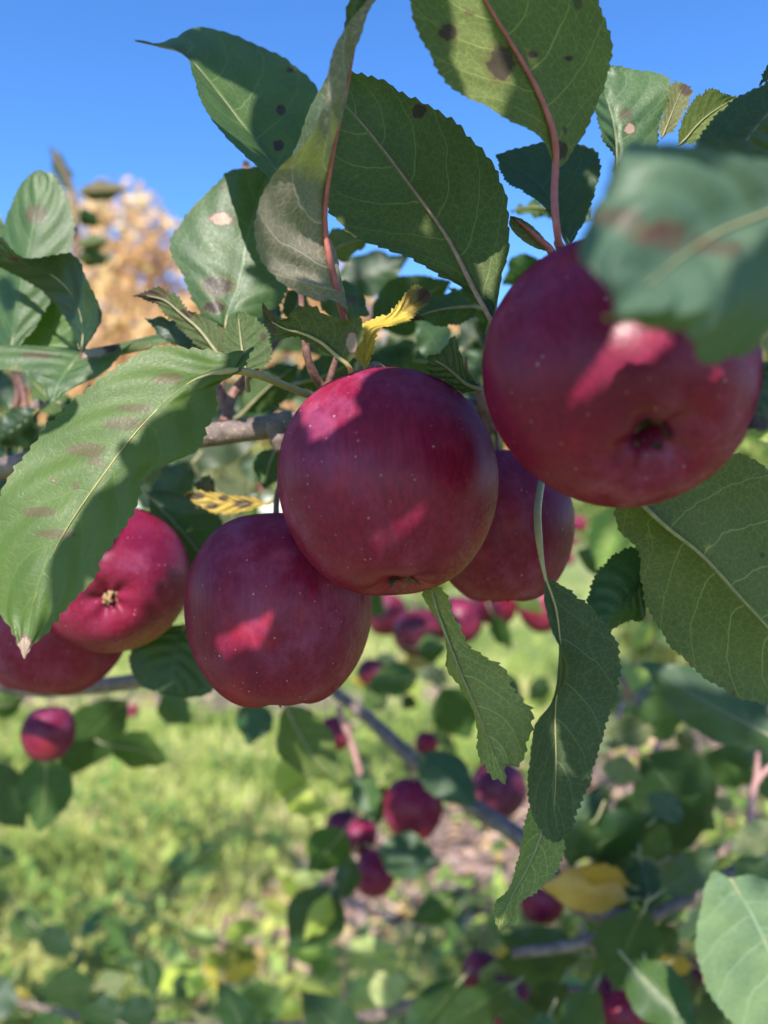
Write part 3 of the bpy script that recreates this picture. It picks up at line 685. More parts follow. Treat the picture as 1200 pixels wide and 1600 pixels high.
GB = 'small blurred apples on the lower boughs'
bga = [
 ('blurred red apple with a withered leaf strip across it, above a dark leaf', 76, 1146, .62, 40),
 ('blurred dark round apple hanging from the drooping bough beside a teal leaf', 646, 1263, .86, 46),
 ('blurred bright pink sunlit apple beyond the serrated hanging leaf', 779, 1234, .92, 43),
 ('blurred dark round apple straight below the middle apple', 652, 988, 1.0, 40),
 ('blurred crimson apple behind the narrow hanging leaf stalk', 716, 970, 1.05, 40),
 ('blurred crimson and pink apple just below the shaded half hidden one', 775, 945, 1.1, 33),
 ('blurred red apple beside the stalk of the twisted hanging leaf', 845, 948, 1.05, 38),
 ('blurred dull red apple near the right flank of the lowest cluster apple', 603, 960, 1.15, 32),
 ('blurred dark apple in shade near the base of the drooping bough', 578, 1050, 1.25, 22),
 ('blurred pink apple above the reddish twig', 520, 1146, 1.15, 31),
 ('blurred red sliver of an apple at the bough beside a round leaf', 666, 1162, 1.1, 18),
 ('upper left apple of the blurred dark bunch', 536, 1295, .98, 27),
 ('apple with a red glowing spot in the blurred dark bunch', 562, 1305, .96, 28),
 ('lowest apple of the blurred dark bunch', 586, 1364, .92, 33),
 ('dark purple apple under the yellow leaf', 846, 1402, .78, 36),
 ('dark apple among the lowest leaves, below the twisted leaf tip', 752, 1520, .85, 30),
 ('red apple at the very bottom among dark leaves', 792, 1566, .8, 36),
 ('dark red apple behind the leaf with a pale rib at the bottom', 968, 1580, .72, 44),
 ('small red apple piece beside the pale lit leaf at the lower corner', 1092, 1522, .9, 22),
]
for k, (lab, x, y, dd, r) in enumerate(bga):
    apple(lab, x, y, dd, r, (rng.uniform(-.3, .3), rng.uniform(-.5, .2), -1), rng.uniform(.93, 1.12), 100 + k, GB, simple_=True, lump=.035, tint=(rng.uniform(.55, 1.15), rng.uniform(.5, 3.5), rng.uniform(.6, 1.2)))
for k, (x, y, dd, r) in enumerate([(905, 818, 3.0, 13), (886, 872, 3.0, 12), (893, 846, 3.2, 9), (372, 732, 4.2, 8), (345, 708, 4.3, 7), (410, 760, 4.0, 8), (206, 1110, 2.6, 11), (930, 690, 5, 7), (1178, 700, 5, 7), (1060, 1010, 4.6, 8)]):
    apple('tiny bright pink apple far off among blurred yellow green leaves', x, y, dd, r, (0, -.2, -1), 1, 150 + k, 'far off apples in the next row', simple_=True)
for bl in orch_blobs:
    for k in range(3):
        b_ = rng.choice(bl); u = nrm(np.array([rng.gauss(0, 1), -abs(rng.gauss(0, 1)), rng.gauss(0, .6)])); q = np.array(b_[:3]) + u * b_[3] * .9
        pp = proj(q[None])[0]
        apple('tiny bright pink apple far off among blurred yellow green leaves', pp[0], pp[1], q[1], .036 * F / q[1], (0, -.2, -1), 1, 170 + k, 'far off apples in the next row', simple_=True)

# ------------------------------------------------------------------ the near apple tree
T1 = empty('apple_tree', (-1.15, 1.0, 0)); tag(T1, 'apple tree in front bearing the large dark red apples on its near branch', 'apple tree')
tube_obj('trunk', [(-1.15, 1.0, -.05), (-1.12, .98, .6), (-1.05, .9, 1.15), (-1.0, .85, 1.9), (-.95, .85, 2.5)], [.07, .055, .048, .034, .012], M_BARK, T1, 14, 40, .07, 2)
W = lambda L: [P(*q) for q in L]
tube_obj('branch', [np.array([-1.05, .9, 1.15])] + W([(-420, 800, .52), (-120, 752, .40), (0, 733, .375), (90, 712, .365), (200, 694, .355), (320, 680, .345), (400, 670, .338), (445, 662, .334), (540, 655, .335), (660, 640, .34), (760, 640, .345), (900, 650, .35), (1060, 640, .36), (1300, 600, .40)]),
         [.022, .011, .0078, .0066, .0064, .0064, .0062, .0064, .0068, .0060, .0056, .0052, .0048, .0042, .003], M_BARK, T1, 12, 150, .09, 5)
tube_obj('branch', [np.array([-1.08, .93, 1.0])] + W([(-300, 1050, .62), (-60, 1058, .55), (60, 1076, .53), (150, 1072, .52), (230, 1060, .51), (300, 1030, .50), (380, 990, .50)]), [.018, .011, .0088, .0085, .0080, .0072, .006, .004], M_BARK, T1, 12, 90, .08, 6)
tube_obj('branch', [np.array([-1.03, .87, 1.6])] + W([(-500, 100, .75), (-150, 500, .62), (20, 690, .42), (45, 655, .41), (60, 630, .40)]), [.014, .010, .007, .005, .004, .003], M_BARK, T1, 10, 60, .08, 9)
# spur knob and twigs
tube_obj('branch', W([(432, 664, .333), (436, 690, .330), (438, 705, .329)]), [.0052, .004, .0022], M_BARK, T1, 9, 16, .18, 7)
for k, (pts, r) in enumerate([
    ([(505, 606, .31), (492, 588, .305), (481, 560, .30), (476, 525, .297), (471, 470, .295), (470, 455, .294)], [.0017, .0017, .0016, .0014, .0012, .001]),
    ([(512, 606, .31), (518, 585, .307), (525, 562, .305), (530, 552, .304)], [.0017, .0016, .0014, .001]),
    ([(352, 660, .345), (362, 620, .35), (385, 590, .352), (412, 560, .355), (438, 528, .36)], [.0028, .0026, .0022, .0018, .0012]),
    ([(355, 640, .348), (345, 615, .35), (345, 585, .352), (340, 560, .355)], [.0024, .0022, .0018, .0012]),
    ([(372, 612, .35), (398, 575, .36), (425, 545, .365)], [.002, .0016, .001]),
    ([(745, 600, .335), (758, 640, .34), (775, 672, .342)], [.0016, .003, .0034]),
    ([(728, 560, .31), (729, 575, .315), (732, 600, .33)], [.0007, .0008, .001]),
    ([(22, 650, .45), (28, 610, .45), (20, 575, .45), (12, 555, .45)], [.0024, .002, .0018, .001]),
    ([(42, 655, .45), (38, 620, .45), (26, 580, .45), (18, 560, .45)], [.0024, .002, .0018, .001]),
    ([(890, 440, .30), (880, 400, .27), (872, 378, .24)], [.0022, .0018, .0014]),
    ([(1060, 640, .36), (1000, 560, .33), (930, 470, .31), (890, 440, .30)], [.0034, .003, .0026, .002]),
    ([(640, 640, .34), (600, 610, .32), (575, 590, .30), (560, 585, .28)], [.0034, .0026, .002, .0014]),
]):
    tube_obj('twig', W(pts), r, M_TWIG, T1, 8, None, .08, 30 + k)

LEAVES = T1
# --- leaves traced one by one; each has its own distance
leaf(T1, [(447, 288, .300), (410, 232), (370, 180), (325, 122), (288, 82, .305), (245, 70, .312), (210, 62, .316)],
     [(425, 280), (385, 245), (345, 205), (318, 165), (302, 120), (287, 84)],
     [(478, 240), (502, 185), (495, 138), (455, 98), (400, 70), (350, 49), (300, 44), (264, 68), (235, 69)], 'folded dark leaf with a long curled tip against the blue sky',
     dl=-.020, dr=.022, spots=[(438, 172, 9, 0), (435, 227, 9, 0), (453, 110, 6, 0)], stalk=[(462, 320, .302)], key='L1', tint=(1.7, 1.65, 1.4), quilt=.0005, lit=[[(300, 95), (330, 130), (400, 215), (400, 232), (340, 190), (310, 140)]])
leaf(T1, [(537, 494, .252), (521, 455), (504, 390), (502, 330), (508, 270), (520, 215), (535, 150), (548, 70), (566, 15, .225), (590, -30, .222)],
     [(518, 470), (470, 458), (430, 430), (402, 398), (395, 360), (404, 318), (438, 268), (452, 252), (470, 232), (484, 208), (493, 180), (503, 160), (513, 117), (528, 77), (542, 50), (556, 18)],
     [(528, 455), (514, 400), (500, 360), (455, 310), (425, 285), (447, 255), (473, 215), (490, 165), (510, 110), (533, 55), (550, 5)],
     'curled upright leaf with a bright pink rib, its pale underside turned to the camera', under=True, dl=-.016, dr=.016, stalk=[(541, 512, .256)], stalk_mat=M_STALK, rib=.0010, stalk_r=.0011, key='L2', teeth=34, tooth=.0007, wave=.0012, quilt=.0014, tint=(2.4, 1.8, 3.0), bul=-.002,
     lit=[[(410, 320), (440, 270), (480, 215), (520, 120), (535, 120), (520, 200), (500, 260), (497, 340), (450, 345), (420, 345)], [(425, 355), (490, 355), (505, 430), (470, 430)]])
leaf(T1, [(768, 502, .262), (737, 442), (702, 376), (650, 302), (602, 237), (555, 180), (512, 138, .295)],
     [(745, 465), (700, 438), (650, 408), (600, 388), (560, 372), (530, 350), (505, 310), (493, 260), (493, 210), (500, 168)],
     [(784, 440), (794, 385), (793, 330), (786, 290), (760, 242), (720, 200), (680, 172), (640, 150), (600, 128), (560, 114), (530, 116)],
     'big dark oval leaf seen from below, its pink stalk reaching down to the right apple', under=True, dl=.004, dr=-.010, stalk=[(777, 530, .27), (772, 512, .264)], stalk_mat=M_STALKP, rib=.0007, stalk_r=.0009, spots=[(655, 173, 11, 0)], key='L3', tint=(.85, .98, .62), quilt=.0005, bul=.003,
     lit=[[(715, 310), (790, 300), (790, 380), (770, 460), (755, 450), (710, 350)]])
leaf(T1, [(868, 264, .240), (858, 205), (830, 130), (790, 60), (755, 0), (722, -70), (700, -125, .222)],
     [(846, 216), (800, 190), (760, 166), (710, 140), (685, 110), (660, 65), (642, 10), (640, -50), (668, -108)],
     [(882, 256), (905, 222), (925, 180), (945, 130), (956, 80), (946, 30), (925, -20), (860, -90), (770, -132)],
     'large olive leaf with netted veins cut by the top of the photo, on a long pink stalk', under=True, dl=-.006, dr=.012, stalk=[(874, 385, .238), (869, 350, .236), (866, 300, .238)], stalk_mat=M_STALK, rib=.0009, stalk_r=.0012,
     spots=[(783, 98, (20, 28), 0), (877, 235, (10, 14), 0), (825, 90, 10, 0), (885, 92, 5, 0), (733, 20, 5, 1), (700, 50, 14, 0)], key='L4', tint=(1.25, 1.35, .75), lit=[[(890, 215), (915, 205), (905, 220)]], teeth=34)
leaf(T1, [(968, 300, .285), (966, 240), (958, 182), (945, 142), (938, 108, .30)], [(955, 240), (930, 182), (930, 150), (935, 125)], [(1015, 280), (1030, 205), (1046, 130), (1030, 112), (990, 107), (955, 107)],
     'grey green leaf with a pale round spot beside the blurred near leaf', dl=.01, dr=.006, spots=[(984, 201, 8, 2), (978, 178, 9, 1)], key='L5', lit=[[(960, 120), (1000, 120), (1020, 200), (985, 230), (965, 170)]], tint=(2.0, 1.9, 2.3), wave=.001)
leaf(T1, [(1034, 216, .29), (1050, 175), (1068, 130, .295)], [(1030, 200), (1043, 160), (1048, 135), (1058, 128)], [(1050, 205), (1066, 180), (1078, 155), (1081, 140)], 'small pale olive leaf with a ragged toothed top', under=True, spots=[(1072, 140, 10, 0)], tint=(1.25, 1.1, .9), teeth=14, quilt=.0001, rib=.0003)
leaf(T1, [(1060, 228, .28), (1098, 186), (1152, 150, .285)], [(1062, 200), (1085, 156), (1113, 139), (1135, 148)], [(1085, 222), (1120, 192), (1145, 165)], 'yellow green leaf seen from below between ragged and dark leaves', under=True, tint=(1.1, 1.2, .6), dl=-.004, quilt=.0001, rib=.0003)
leaf(T1, [(1150, 248, .235), (1167, 218), (1200, 178), (1245, 135, .235)], [(1088, 230), (1110, 192), (1145, 157), (1185, 136), (1215, 122)], [(1200, 255), (1250, 225), (1270, 170)], 'dark blue green leaf at the upper edge behind the blurred near leaf', dl=.006, dr=.01, tint=(.8, .9, 1.1), lit=False, key='L8')
qleaf(T1, (1260, 60), (1186, 132), 34, .25, .25)
leaf(T1, [(1290, 270, .150), (1200, 330, .139), (1122, 362), (1077, 392), (1032, 427), (962, 492, .118)],
     [(1310, 400), (1270, 500), (1205, 532), (1150, 560), (1112, 556), (1070, 540), (1040, 520), (1000, 504)],
     [(1262, 250), (1200, 292), (1140, 290), (1102, 262), (1085, 235), (1050, 220), (1010, 210), (972, 240), (940, 290), (917, 340), (912, 385), (925, 432), (945, 472)],
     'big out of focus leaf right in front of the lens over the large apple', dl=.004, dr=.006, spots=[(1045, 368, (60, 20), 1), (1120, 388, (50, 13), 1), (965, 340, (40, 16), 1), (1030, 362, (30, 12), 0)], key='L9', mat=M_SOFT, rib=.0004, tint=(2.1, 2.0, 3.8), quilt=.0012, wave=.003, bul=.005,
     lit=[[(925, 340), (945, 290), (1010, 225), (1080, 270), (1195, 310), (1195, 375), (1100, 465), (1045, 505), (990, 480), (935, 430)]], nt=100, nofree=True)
leaf(T1, [(1300, 300, .165), (1160, 258), (1075, 230, .16)], [(1240, 320), (1180, 305), (1110, 285)], [(1240, 240), (1190, 238), (1125, 220)], 'blurred bluish leaf lying behind the nearest leaf', tint=(.8, .95, 1.2), key='L9b', lit=False)
leaf(T1, [(890, 385, .288), (874, 340), (846, 292), (812, 264), (774, 242, .31)], [(868, 350), (845, 318), (815, 298), (790, 282)], [(905, 362), (925, 314), (939, 255), (931, 238), (905, 226), (857, 222), (815, 230)],
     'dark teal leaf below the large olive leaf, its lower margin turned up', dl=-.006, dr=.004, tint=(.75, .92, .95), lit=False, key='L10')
leaf(T1, [(862, 394, .272), (830, 366), (797, 337, .275)], [(838, 388), (812, 372), (796, 352)], [(845, 366), (815, 342)], 'small folded pale leaf with a pink edge', under=True, stalk_mat=M_STALK, rib=.0012, tint=(1.5, 1.25, 1.3), tooth=.0002)
leaf(T1, [(352, 514, .32), (355, 490), (371, 445), (384, 387), (400, 327), (420, 256, .338)],
     [(325, 502), (305, 477), (287, 433), (270, 402), (267, 378), (282, 348), (310, 315), (335, 290), (358, 268), (390, 262)],
     [(400, 497), (442, 468), (452, 430), (447, 380), (440, 320), (434, 278)], 'half shaded green leaf with a pale brown spot, left of the pink ribbed leaf', dl=.004, dr=.008, key='L12',
     spots=[(345, 342, (16, 10), 2), (340, 447, (22, 14), 0), (335, 480, (14, 10), 0), (348, 295, 4, 0)], tint=(1.6, 1.6, 1.7), lit=[[(335, 300), (400, 275), (410, 320), (385, 400), (365, 420), (330, 388), (280, 382), (290, 345)]], bul=.002)
leaf(T1, [(15, 562, .36), (25, 480), (45, 390), (57, 320), (62, 265, .37)], [(-5, 540), (-8, 450), (4, 360), (28, 297), (45, 273)], [(60, 502), (95, 432), (113, 376), (116, 345), (103, 305), (85, 275)],
     'green leaf with a rusty red spot at the left edge', dl=.006, dr=.004, spots=[(57, 334, (17, 14), 1)], key='L13', tint=(1.5, 1.6, 1.4), lit=[[(40, 300), (90, 300), (105, 350), (80, 390), (30, 380)]])
leaf(T1, [(128, 550, .33), (124, 490), (95, 440), (50, 418), (0, 395), (-45, 380, .345)], [(108, 507), (80, 468), (45, 441), (0, 418), (-30, 400)], [(158, 502), (152, 470), (137, 440), (126, 412), (108, 395), (70, 402), (35, 402), (0, 371), (-30, 362)],
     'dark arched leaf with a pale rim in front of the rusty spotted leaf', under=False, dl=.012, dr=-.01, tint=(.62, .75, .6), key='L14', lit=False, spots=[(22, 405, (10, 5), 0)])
leaf(T1, [(70, 572, .372), (78, 505), (86, 430, .375)], [(33, 547), (33, 490), (60, 445)], [(122, 547), (112, 500), (102, 455)], 'light green leaf below the arched dark leaf', tint=(2.2, 2.2, 1.5), key='L15', lit=[[(50, 480), (100, 480), (110, 540), (40, 540)]])
leaf(T1, [(132, 545, .355), (124, 552), (109, 572), (93, 595), (80, 632, .335)], [(165, 541), (240, 524), (283, 518), (284, 531), (240, 533), (205, 537), (187, 556), (160, 584), (113, 607), (95, 622)],
     [(70, 541), (0, 541), (-30, 556), (0, 578), (27, 570), (45, 588), (66, 602), (74, 620)], 'drooping grey green leaf with two long brown spots at the left', dl=.0, dr=.0, key='L16',
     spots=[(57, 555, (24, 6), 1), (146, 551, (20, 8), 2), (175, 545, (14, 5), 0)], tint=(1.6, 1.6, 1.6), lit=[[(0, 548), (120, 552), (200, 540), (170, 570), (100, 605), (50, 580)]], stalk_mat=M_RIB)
leaf(T1, [(364, 579, .264), (322, 587, .262), (283, 604, .258), (213, 673, .252), (163, 737, .247), (110, 820, .242), (67, 887, .238), (45, 965, .235), (38, 1030, .232)],
     [(398, 540, .272), (374, 580), (338, 604), (340, 634), (324, 668), (306, 704), (258, 727), (224, 752), (213, 790), (189, 830), (163, 867), (146, 903), (112, 942), (75, 986), (50, 1008)],
     [(380, 548), (350, 552), (300, 545), (250, 542), (200, 562), (155, 592), (100, 640), (60, 685), (30, 722), (3, 765), (-15, 830), (-12, 900), (0, 956), (14, 980), (26, 1003)],
     'large sunlit serrated leaf sloping down across the left side in front of two apples', dl=.003, dr=.006, key='L17', teeth=38, tooth=.0013, nt=200, nv=12,
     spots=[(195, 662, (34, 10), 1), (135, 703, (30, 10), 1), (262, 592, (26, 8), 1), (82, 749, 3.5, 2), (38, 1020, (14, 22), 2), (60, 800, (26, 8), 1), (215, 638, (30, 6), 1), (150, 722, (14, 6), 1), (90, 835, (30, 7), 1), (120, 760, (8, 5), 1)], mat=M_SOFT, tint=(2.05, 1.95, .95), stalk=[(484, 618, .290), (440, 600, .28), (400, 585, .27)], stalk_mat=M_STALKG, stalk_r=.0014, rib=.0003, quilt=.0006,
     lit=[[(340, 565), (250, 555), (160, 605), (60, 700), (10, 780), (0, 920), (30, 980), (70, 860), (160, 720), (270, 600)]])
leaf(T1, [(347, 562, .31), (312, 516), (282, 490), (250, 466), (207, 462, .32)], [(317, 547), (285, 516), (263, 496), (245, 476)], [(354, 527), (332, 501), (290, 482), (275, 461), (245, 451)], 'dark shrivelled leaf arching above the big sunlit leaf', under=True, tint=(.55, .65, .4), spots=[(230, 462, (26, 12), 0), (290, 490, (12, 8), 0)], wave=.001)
qleaf(T1, (332, 545), (226, 497), 42, .325, .33, tint=(.9, .95, 1.5))
leaf(T1, [(543, 570, .246), (505, 536), (470, 518), (440, 511), (411, 490, .256)], [(500, 546), (460, 526), (431, 528)], [(562, 540), (566, 510), (562, 496), (537, 500), (510, 490), (482, 479), (460, 483), (441, 500), (410, 476)],
     'small curled olive leaf with a brown torn tip standing on top of the middle apple', under=True, dl=.003, dr=-.006, spots=[(418, 500, (14, 26), 1), (550, 535, (8, 16), 2)], tint=(.75, .8, .45), stalk=[(551, 590, .255)], stalk_mat=M_STALKG, teeth=18, key='L19', lit=[[(450, 490), (480, 485), (470, 505)]])
leaf(T1, [(571, 580, .272), (570, 545), (576, 514, .266), (612, 500), (645, 474), (667, 452, .285)], [(560, 562), (552, 545), (560, 516), (568, 506), (613, 485), (640, 451), (655, 445)], [(581, 560), (586, 530), (592, 515), (630, 505), (653, 488), (672, 466)],
     'yellow leaf with a shrivelled brown tip above the middle apple', mat=M_YEL, spots=[(652, 472, (24, 22), 1), (664, 462, (12, 14), 0)], stalk_mat=M_STALKG, key='L20', lit=[[(580, 512), (620, 495), (650, 465), (640, 495), (600, 510)]])
leaf(T1, [(385, 585, .30), (378, 540), (372, 486, .305)], [(354, 558), (350, 522), (360, 500)], [(422, 562), (416, 515), (394, 494)], under=True, tint=(.6, .8, .5), stalk=[(388, 610, .31)])
leaf(T1, [(754, 607, .258), (727, 597), (700, 575), (668, 556, .25)], [(730, 613), (712, 609), (695, 596), (668, 580)], [(737, 590), (728, 578), (720, 552), (708, 526), (696, 541), (684, 553)], 'small folded grey green leaf resting on the shoulder of the middle apple', under=True, tint=(.75, .9, .75), dl=.004, dr=-.002, teeth=14)
leaf(T1, [(672, 915, .268), (700, 990), (722, 1050), (748, 1112), (770, 1170), (790, 1226, .252)],
     [(690, 920), (708, 956), (731, 1006), (754, 1024), (785, 1044), (805, 1076), (818, 1096), (831, 1114), (827, 1152), (818, 1180), (806, 1198), (793, 1194)],
     [(659, 930), (682, 966), (696, 1002), (700, 1050), (719, 1074), (741, 1116), (746, 1163), (750, 1188), (770, 1212)], 'narrow based serrated leaf hanging below the middle apple, underside out', under=True, dl=-.004, dr=.010, tint=(2.0, 1.85, 1.25), teeth=24, tooth=.0014, stalk=[(650, 860, .30), (662, 895, .275)], key='L23', lit=False, stalk_mat=M_RIB, rib=.0005)
leaf(T1, [(852, 902, .250), (866, 950), (873, 1000), (870, 1060), (866, 1102), (868, 1180), (864, 1245), (874, 1315, .252)],
     [(851, 940), (862, 985), (888, 1045, .238), (866, 1094, .245), (838, 1130), (827, 1200), (826, 1255), (845, 1297), (868, 1316)],
     [(872, 912), (903, 930), (935, 962), (958, 995), (968, 1020), (964, 1078), (948, 1125), (931, 1185), (925, 1215), (905, 1260), (890, 1300)],
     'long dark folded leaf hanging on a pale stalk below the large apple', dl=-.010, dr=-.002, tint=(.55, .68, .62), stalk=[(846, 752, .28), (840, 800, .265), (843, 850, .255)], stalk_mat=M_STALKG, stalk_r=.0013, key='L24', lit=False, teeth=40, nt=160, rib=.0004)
leaf(T1, [(862, 1255, .262), (845, 1310), (820, 1370), (795, 1415), (780, 1456, .258)], [(878, 1305), (882, 1328), (868, 1362), (840, 1392), (812, 1412), (806, 1436)], [(830, 1262), (812, 1330), (797, 1385), (774, 1412), (774, 1435)],
     'pale lower leaf with a sunlit tip below the long folded leaf', under=True, dl=-.002, dr=.008, tint=(1.8, 1.75, 1.1), key='L25', lit=[[(774, 1436), (790, 1436), (780, 1452)]], stalk=[(872, 1215, .27)], rib=.0004, stalk_r=.0007)
leaf(T1, [(1012, 902, .30), (975, 942), (936, 980, .29)], [(1010, 950), (1004, 968), (978, 971), (955, 984)], [(996, 857), (970, 861), (945, 880), (922, 920), (919, 948)], 'small dark green leaf tucked behind the large pale veined leaf', tint=(.7, .95, .6), dl=.004, dr=.006, key='L26', lit=False)
leaf(T1, [(1000, 785, .268), (1030, 814), (1056, 834), (1100, 872), (1155, 933), (1200, 981), (1275, 1105, .285)],
     [(1055, 750), (1105, 715), (1151, 710), (1171, 716), (1197, 731), (1262, 790), (1305, 900), (1305, 1010)], [(962, 795), (968, 825), (996, 862), (1002, 900), (1008, 938), (1023, 969), (1050, 1010), (1094, 1054), (1127, 1073), (1155, 1090), (1200, 1102), (1245, 1118)],
     'very large leaf seen from below with pale straight veins under the large apple', under=True, dl=.004, dr=.012, tint=(1.12, 1.15, .78), rib=.0008, key='L27', lit=False, teeth=40, nt=180, nv=12, stalk=[(960, 740, .29)], bul=.003)
leaf(T1, [(1218, 560, .20), (1192, 612), (1168, 670, .196)], [(1232, 640), (1200, 672)], [(1188, 572), (1155, 620), (1149, 656)], 'small dark leaf with a browned end at the right rim of the large apple', tint=(.8, .9, .8), spots=[(1178, 660, (26, 14), 0)])
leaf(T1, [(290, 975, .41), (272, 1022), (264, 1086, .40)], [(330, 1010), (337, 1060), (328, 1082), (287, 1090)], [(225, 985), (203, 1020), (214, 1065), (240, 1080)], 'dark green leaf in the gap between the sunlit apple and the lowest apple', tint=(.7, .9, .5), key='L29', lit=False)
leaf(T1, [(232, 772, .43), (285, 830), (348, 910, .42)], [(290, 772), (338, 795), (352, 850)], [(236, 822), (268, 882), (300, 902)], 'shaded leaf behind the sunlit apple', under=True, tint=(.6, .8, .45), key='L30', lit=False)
leaf(T1, [(226, 768, .40), (280, 778), (342, 800, .39)], [(260, 766), (310, 778)], [(250, 790), (300, 802)], tint=(1.1, 1.2, 1.4))
leaf(T1, [(420, 786, .36), (370, 785), (325, 778), (287, 773, .36)], [(400, 794), (360, 802), (335, 801), (305, 786)], [(400, 779), (360, 774), (330, 770), (305, 767)], 'yellow leaf blotched dark brown above the lowest apple', mat=M_YEL, tint=(.8, .75, .8), stalk=[(436, 765, .35), (430, 778, .358)], stalk_mat=M_STALKG, spots=[(380, 787, (14, 6), 0), (305, 775, (14, 6), 0), (350, 778, (8, 4), 0), (330, 790, (10, 5), 0)])
qleaf(T1, (315, 778), (328, 741), 32, .372, .372, tint=(2.2, 1.2, 1.6))
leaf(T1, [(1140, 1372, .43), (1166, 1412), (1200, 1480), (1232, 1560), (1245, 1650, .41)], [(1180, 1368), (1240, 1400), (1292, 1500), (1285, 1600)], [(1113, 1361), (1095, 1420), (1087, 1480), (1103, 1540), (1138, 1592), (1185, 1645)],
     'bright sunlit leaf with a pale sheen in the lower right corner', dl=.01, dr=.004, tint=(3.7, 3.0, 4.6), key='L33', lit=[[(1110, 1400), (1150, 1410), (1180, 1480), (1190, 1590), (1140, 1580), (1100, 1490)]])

# --- looser leaves of the same tree behind the cluster
for b_, t_, wd_, d0, kw in [
    ((500, 468), (578, 492), 66, .345, dict(tint=(1.1, 1.2, 1.2), spots=[(545, 470, (14, 9), 1)], label='rounded leaf with a pink spot behind the pink ribbed leaf')),
    ((578, 508), (705, 438), 92, .44, dict(under=True, tint=(.55, .8, .4))),
    ((500, 402), (578, 372), 52, .36, dict(under=True, tint=(1.3, 1.3, .9))),
    ((520, 440), (640, 400), 70, .48, dict(tint=(.9, 1.0, 1.1))),
    ((692, 565), (648, 500), 56, .42, dict(tint=(1.3, 1.4, 1.7))),
    ((752, 482), (642, 498), 52, .34, dict(under=True, tint=(.6, .85, .4), spots=[(648, 505, (16, 12), 0)])),
    ((770, 500), (700, 450), 44, .36, dict(tint=(1.2, 1.4, 1.2))),
    ((690, 570), (575, 555), 60, .46, dict(under=True, tint=(.6, .9, .4))),
    ((760, 545), (735, 590), 50, .45, dict(tint=(1.1, 1.3, 1.5))),
    ((872, 336), (798, 330), 24, .42, dict(under=True, tint=(.6, .9, .4))),
    ((852, 412), (786, 446), 54, .42, dict(tint=(.6, .9, .5))),
    ((770, 470), (755, 530), 30, .37, dict(under=True, tint=(.6, .9, .4))),
    ((860, 300), (930, 345), 60, .40, dict(tint=(.8, .9, .9))),
    ((380, 645), (468, 568), 62, .42, dict(under=True, tint=(.5, .75, .4))),
    ((440, 640), (350, 610), 60, .44, dict(tint=(.6, .8, .6))),
    ((432, 698), (414, 765), 50, .40, dict(under=True, tint=(.6, .9, .5))),
    ((302, 722), (232, 795), 60, .50, dict(tint=(.9, 1.0, 1.1))),
    ((300, 640), (270, 745), 70, .55, dict(tint=(.8, 1.0, .9))),
    ((460, 600), (560, 560), 60, .40, dict(under=True, tint=(.55, .8, .45))),
    ((560, 600), (650, 540), 60, .42, dict(tint=(.6, .8, .8))),
    ((110, 640), (45, 590), 50, .42, dict(under=True, tint=(.6, .85, .4))),
    ((60, 640), (-20, 690), 60, .40, dict(tint=(.9, 1.0, 1.3))),
    ((130, 620), (70, 700), 60, .44, dict(under=True, tint=(.55, .75, .45))),
    ((20, 640), (-20, 560), 50, .5, dict(tint=(1.0, 1.1, 1.3))),
    ((10, 690), (-30, 880), 80, .44, dict(tint=(.7, .9, .6))),
    ((-30, 300), (15, 520), 60, .40, dict(tint=(1.3, 1.4, 1.1))),
    ((420, 420), (380, 300), 60, .42, dict(tint=(1.0, 1.1, 1.1))),
    ((455, 505), (470, 440), 44, .37, dict(under=True, tint=(.8, .9, .6))),
    ((440, 500), (385, 470), 40, .38, dict(tint=(1.2, 1.3, 1.6))),
    ((405, 268), (380, 250), 16, .40, dict(mat=M_PALE, tint=(1.9, .8, 2.4))),
    ((1000, 640), (1180, 540), 90, .45, dict(tint=(.7, .9, .6))),
    ((1230, 690), (1170, 640), 60, .40, dict(mat=M_PALE)),
    ((300, 990), (282, 1012), 30, .43, dict(mat=M_YEL, tint=(.6, .6, .5))),
    ((965, 785), (934, 892), 62, .62, dict(mat=M_PALE, under=True, tint=(.8, 1.0, .7))),
    ((965, 880), (900, 860), 46, .7, dict(tint=(.9, 1.1, .8))),
]:
    kw = dict(kw); kw.setdefault('fold', .004)
    qleaf(T1, b_, t_, wd_, d0, d0 + rng.uniform(-.02, .02), bend=rng.uniform(-8, 8), rolld=rng.uniform(-.006, .006), **kw)
# shoot against the sky, far left
tube_obj('branch', W([(-150, 640, 1.0), (60, 520, 1.0), (112, 430, .98), (120, 340, .97), (116, 300, .96), (98, 262, .955), (84, 236, .95)]), [.012, .007, .005, .0042, .0036, .002, .001], M_TWIG, T1, 8, 40, .08, 60)
for b_, t_, wd_, tn in [((114, 305), (78, 226), 24, (1.6, 1.0, 1.2)), ((122, 300), (200, 296), 32, (1.5, 1.0, 1.0)), ((118, 330), (158, 352), 26, (.6, .8, .5)), ((120, 385), (172, 375), 26, (.9, .95, .6)), ((118, 402), (176, 405), 28, (.8, 1.0, .6)), ((112, 420), (80, 470), 30, (.8, 1.0, .7)), ((118, 345), (95, 390), 22, (.5, .6, .4))]:
    qleaf(T1, b_, t_, wd_, .96, .96 + rng.uniform(-.03, .03), under=rng.random() < .5, tint=tn, fold=.012, nt=24)

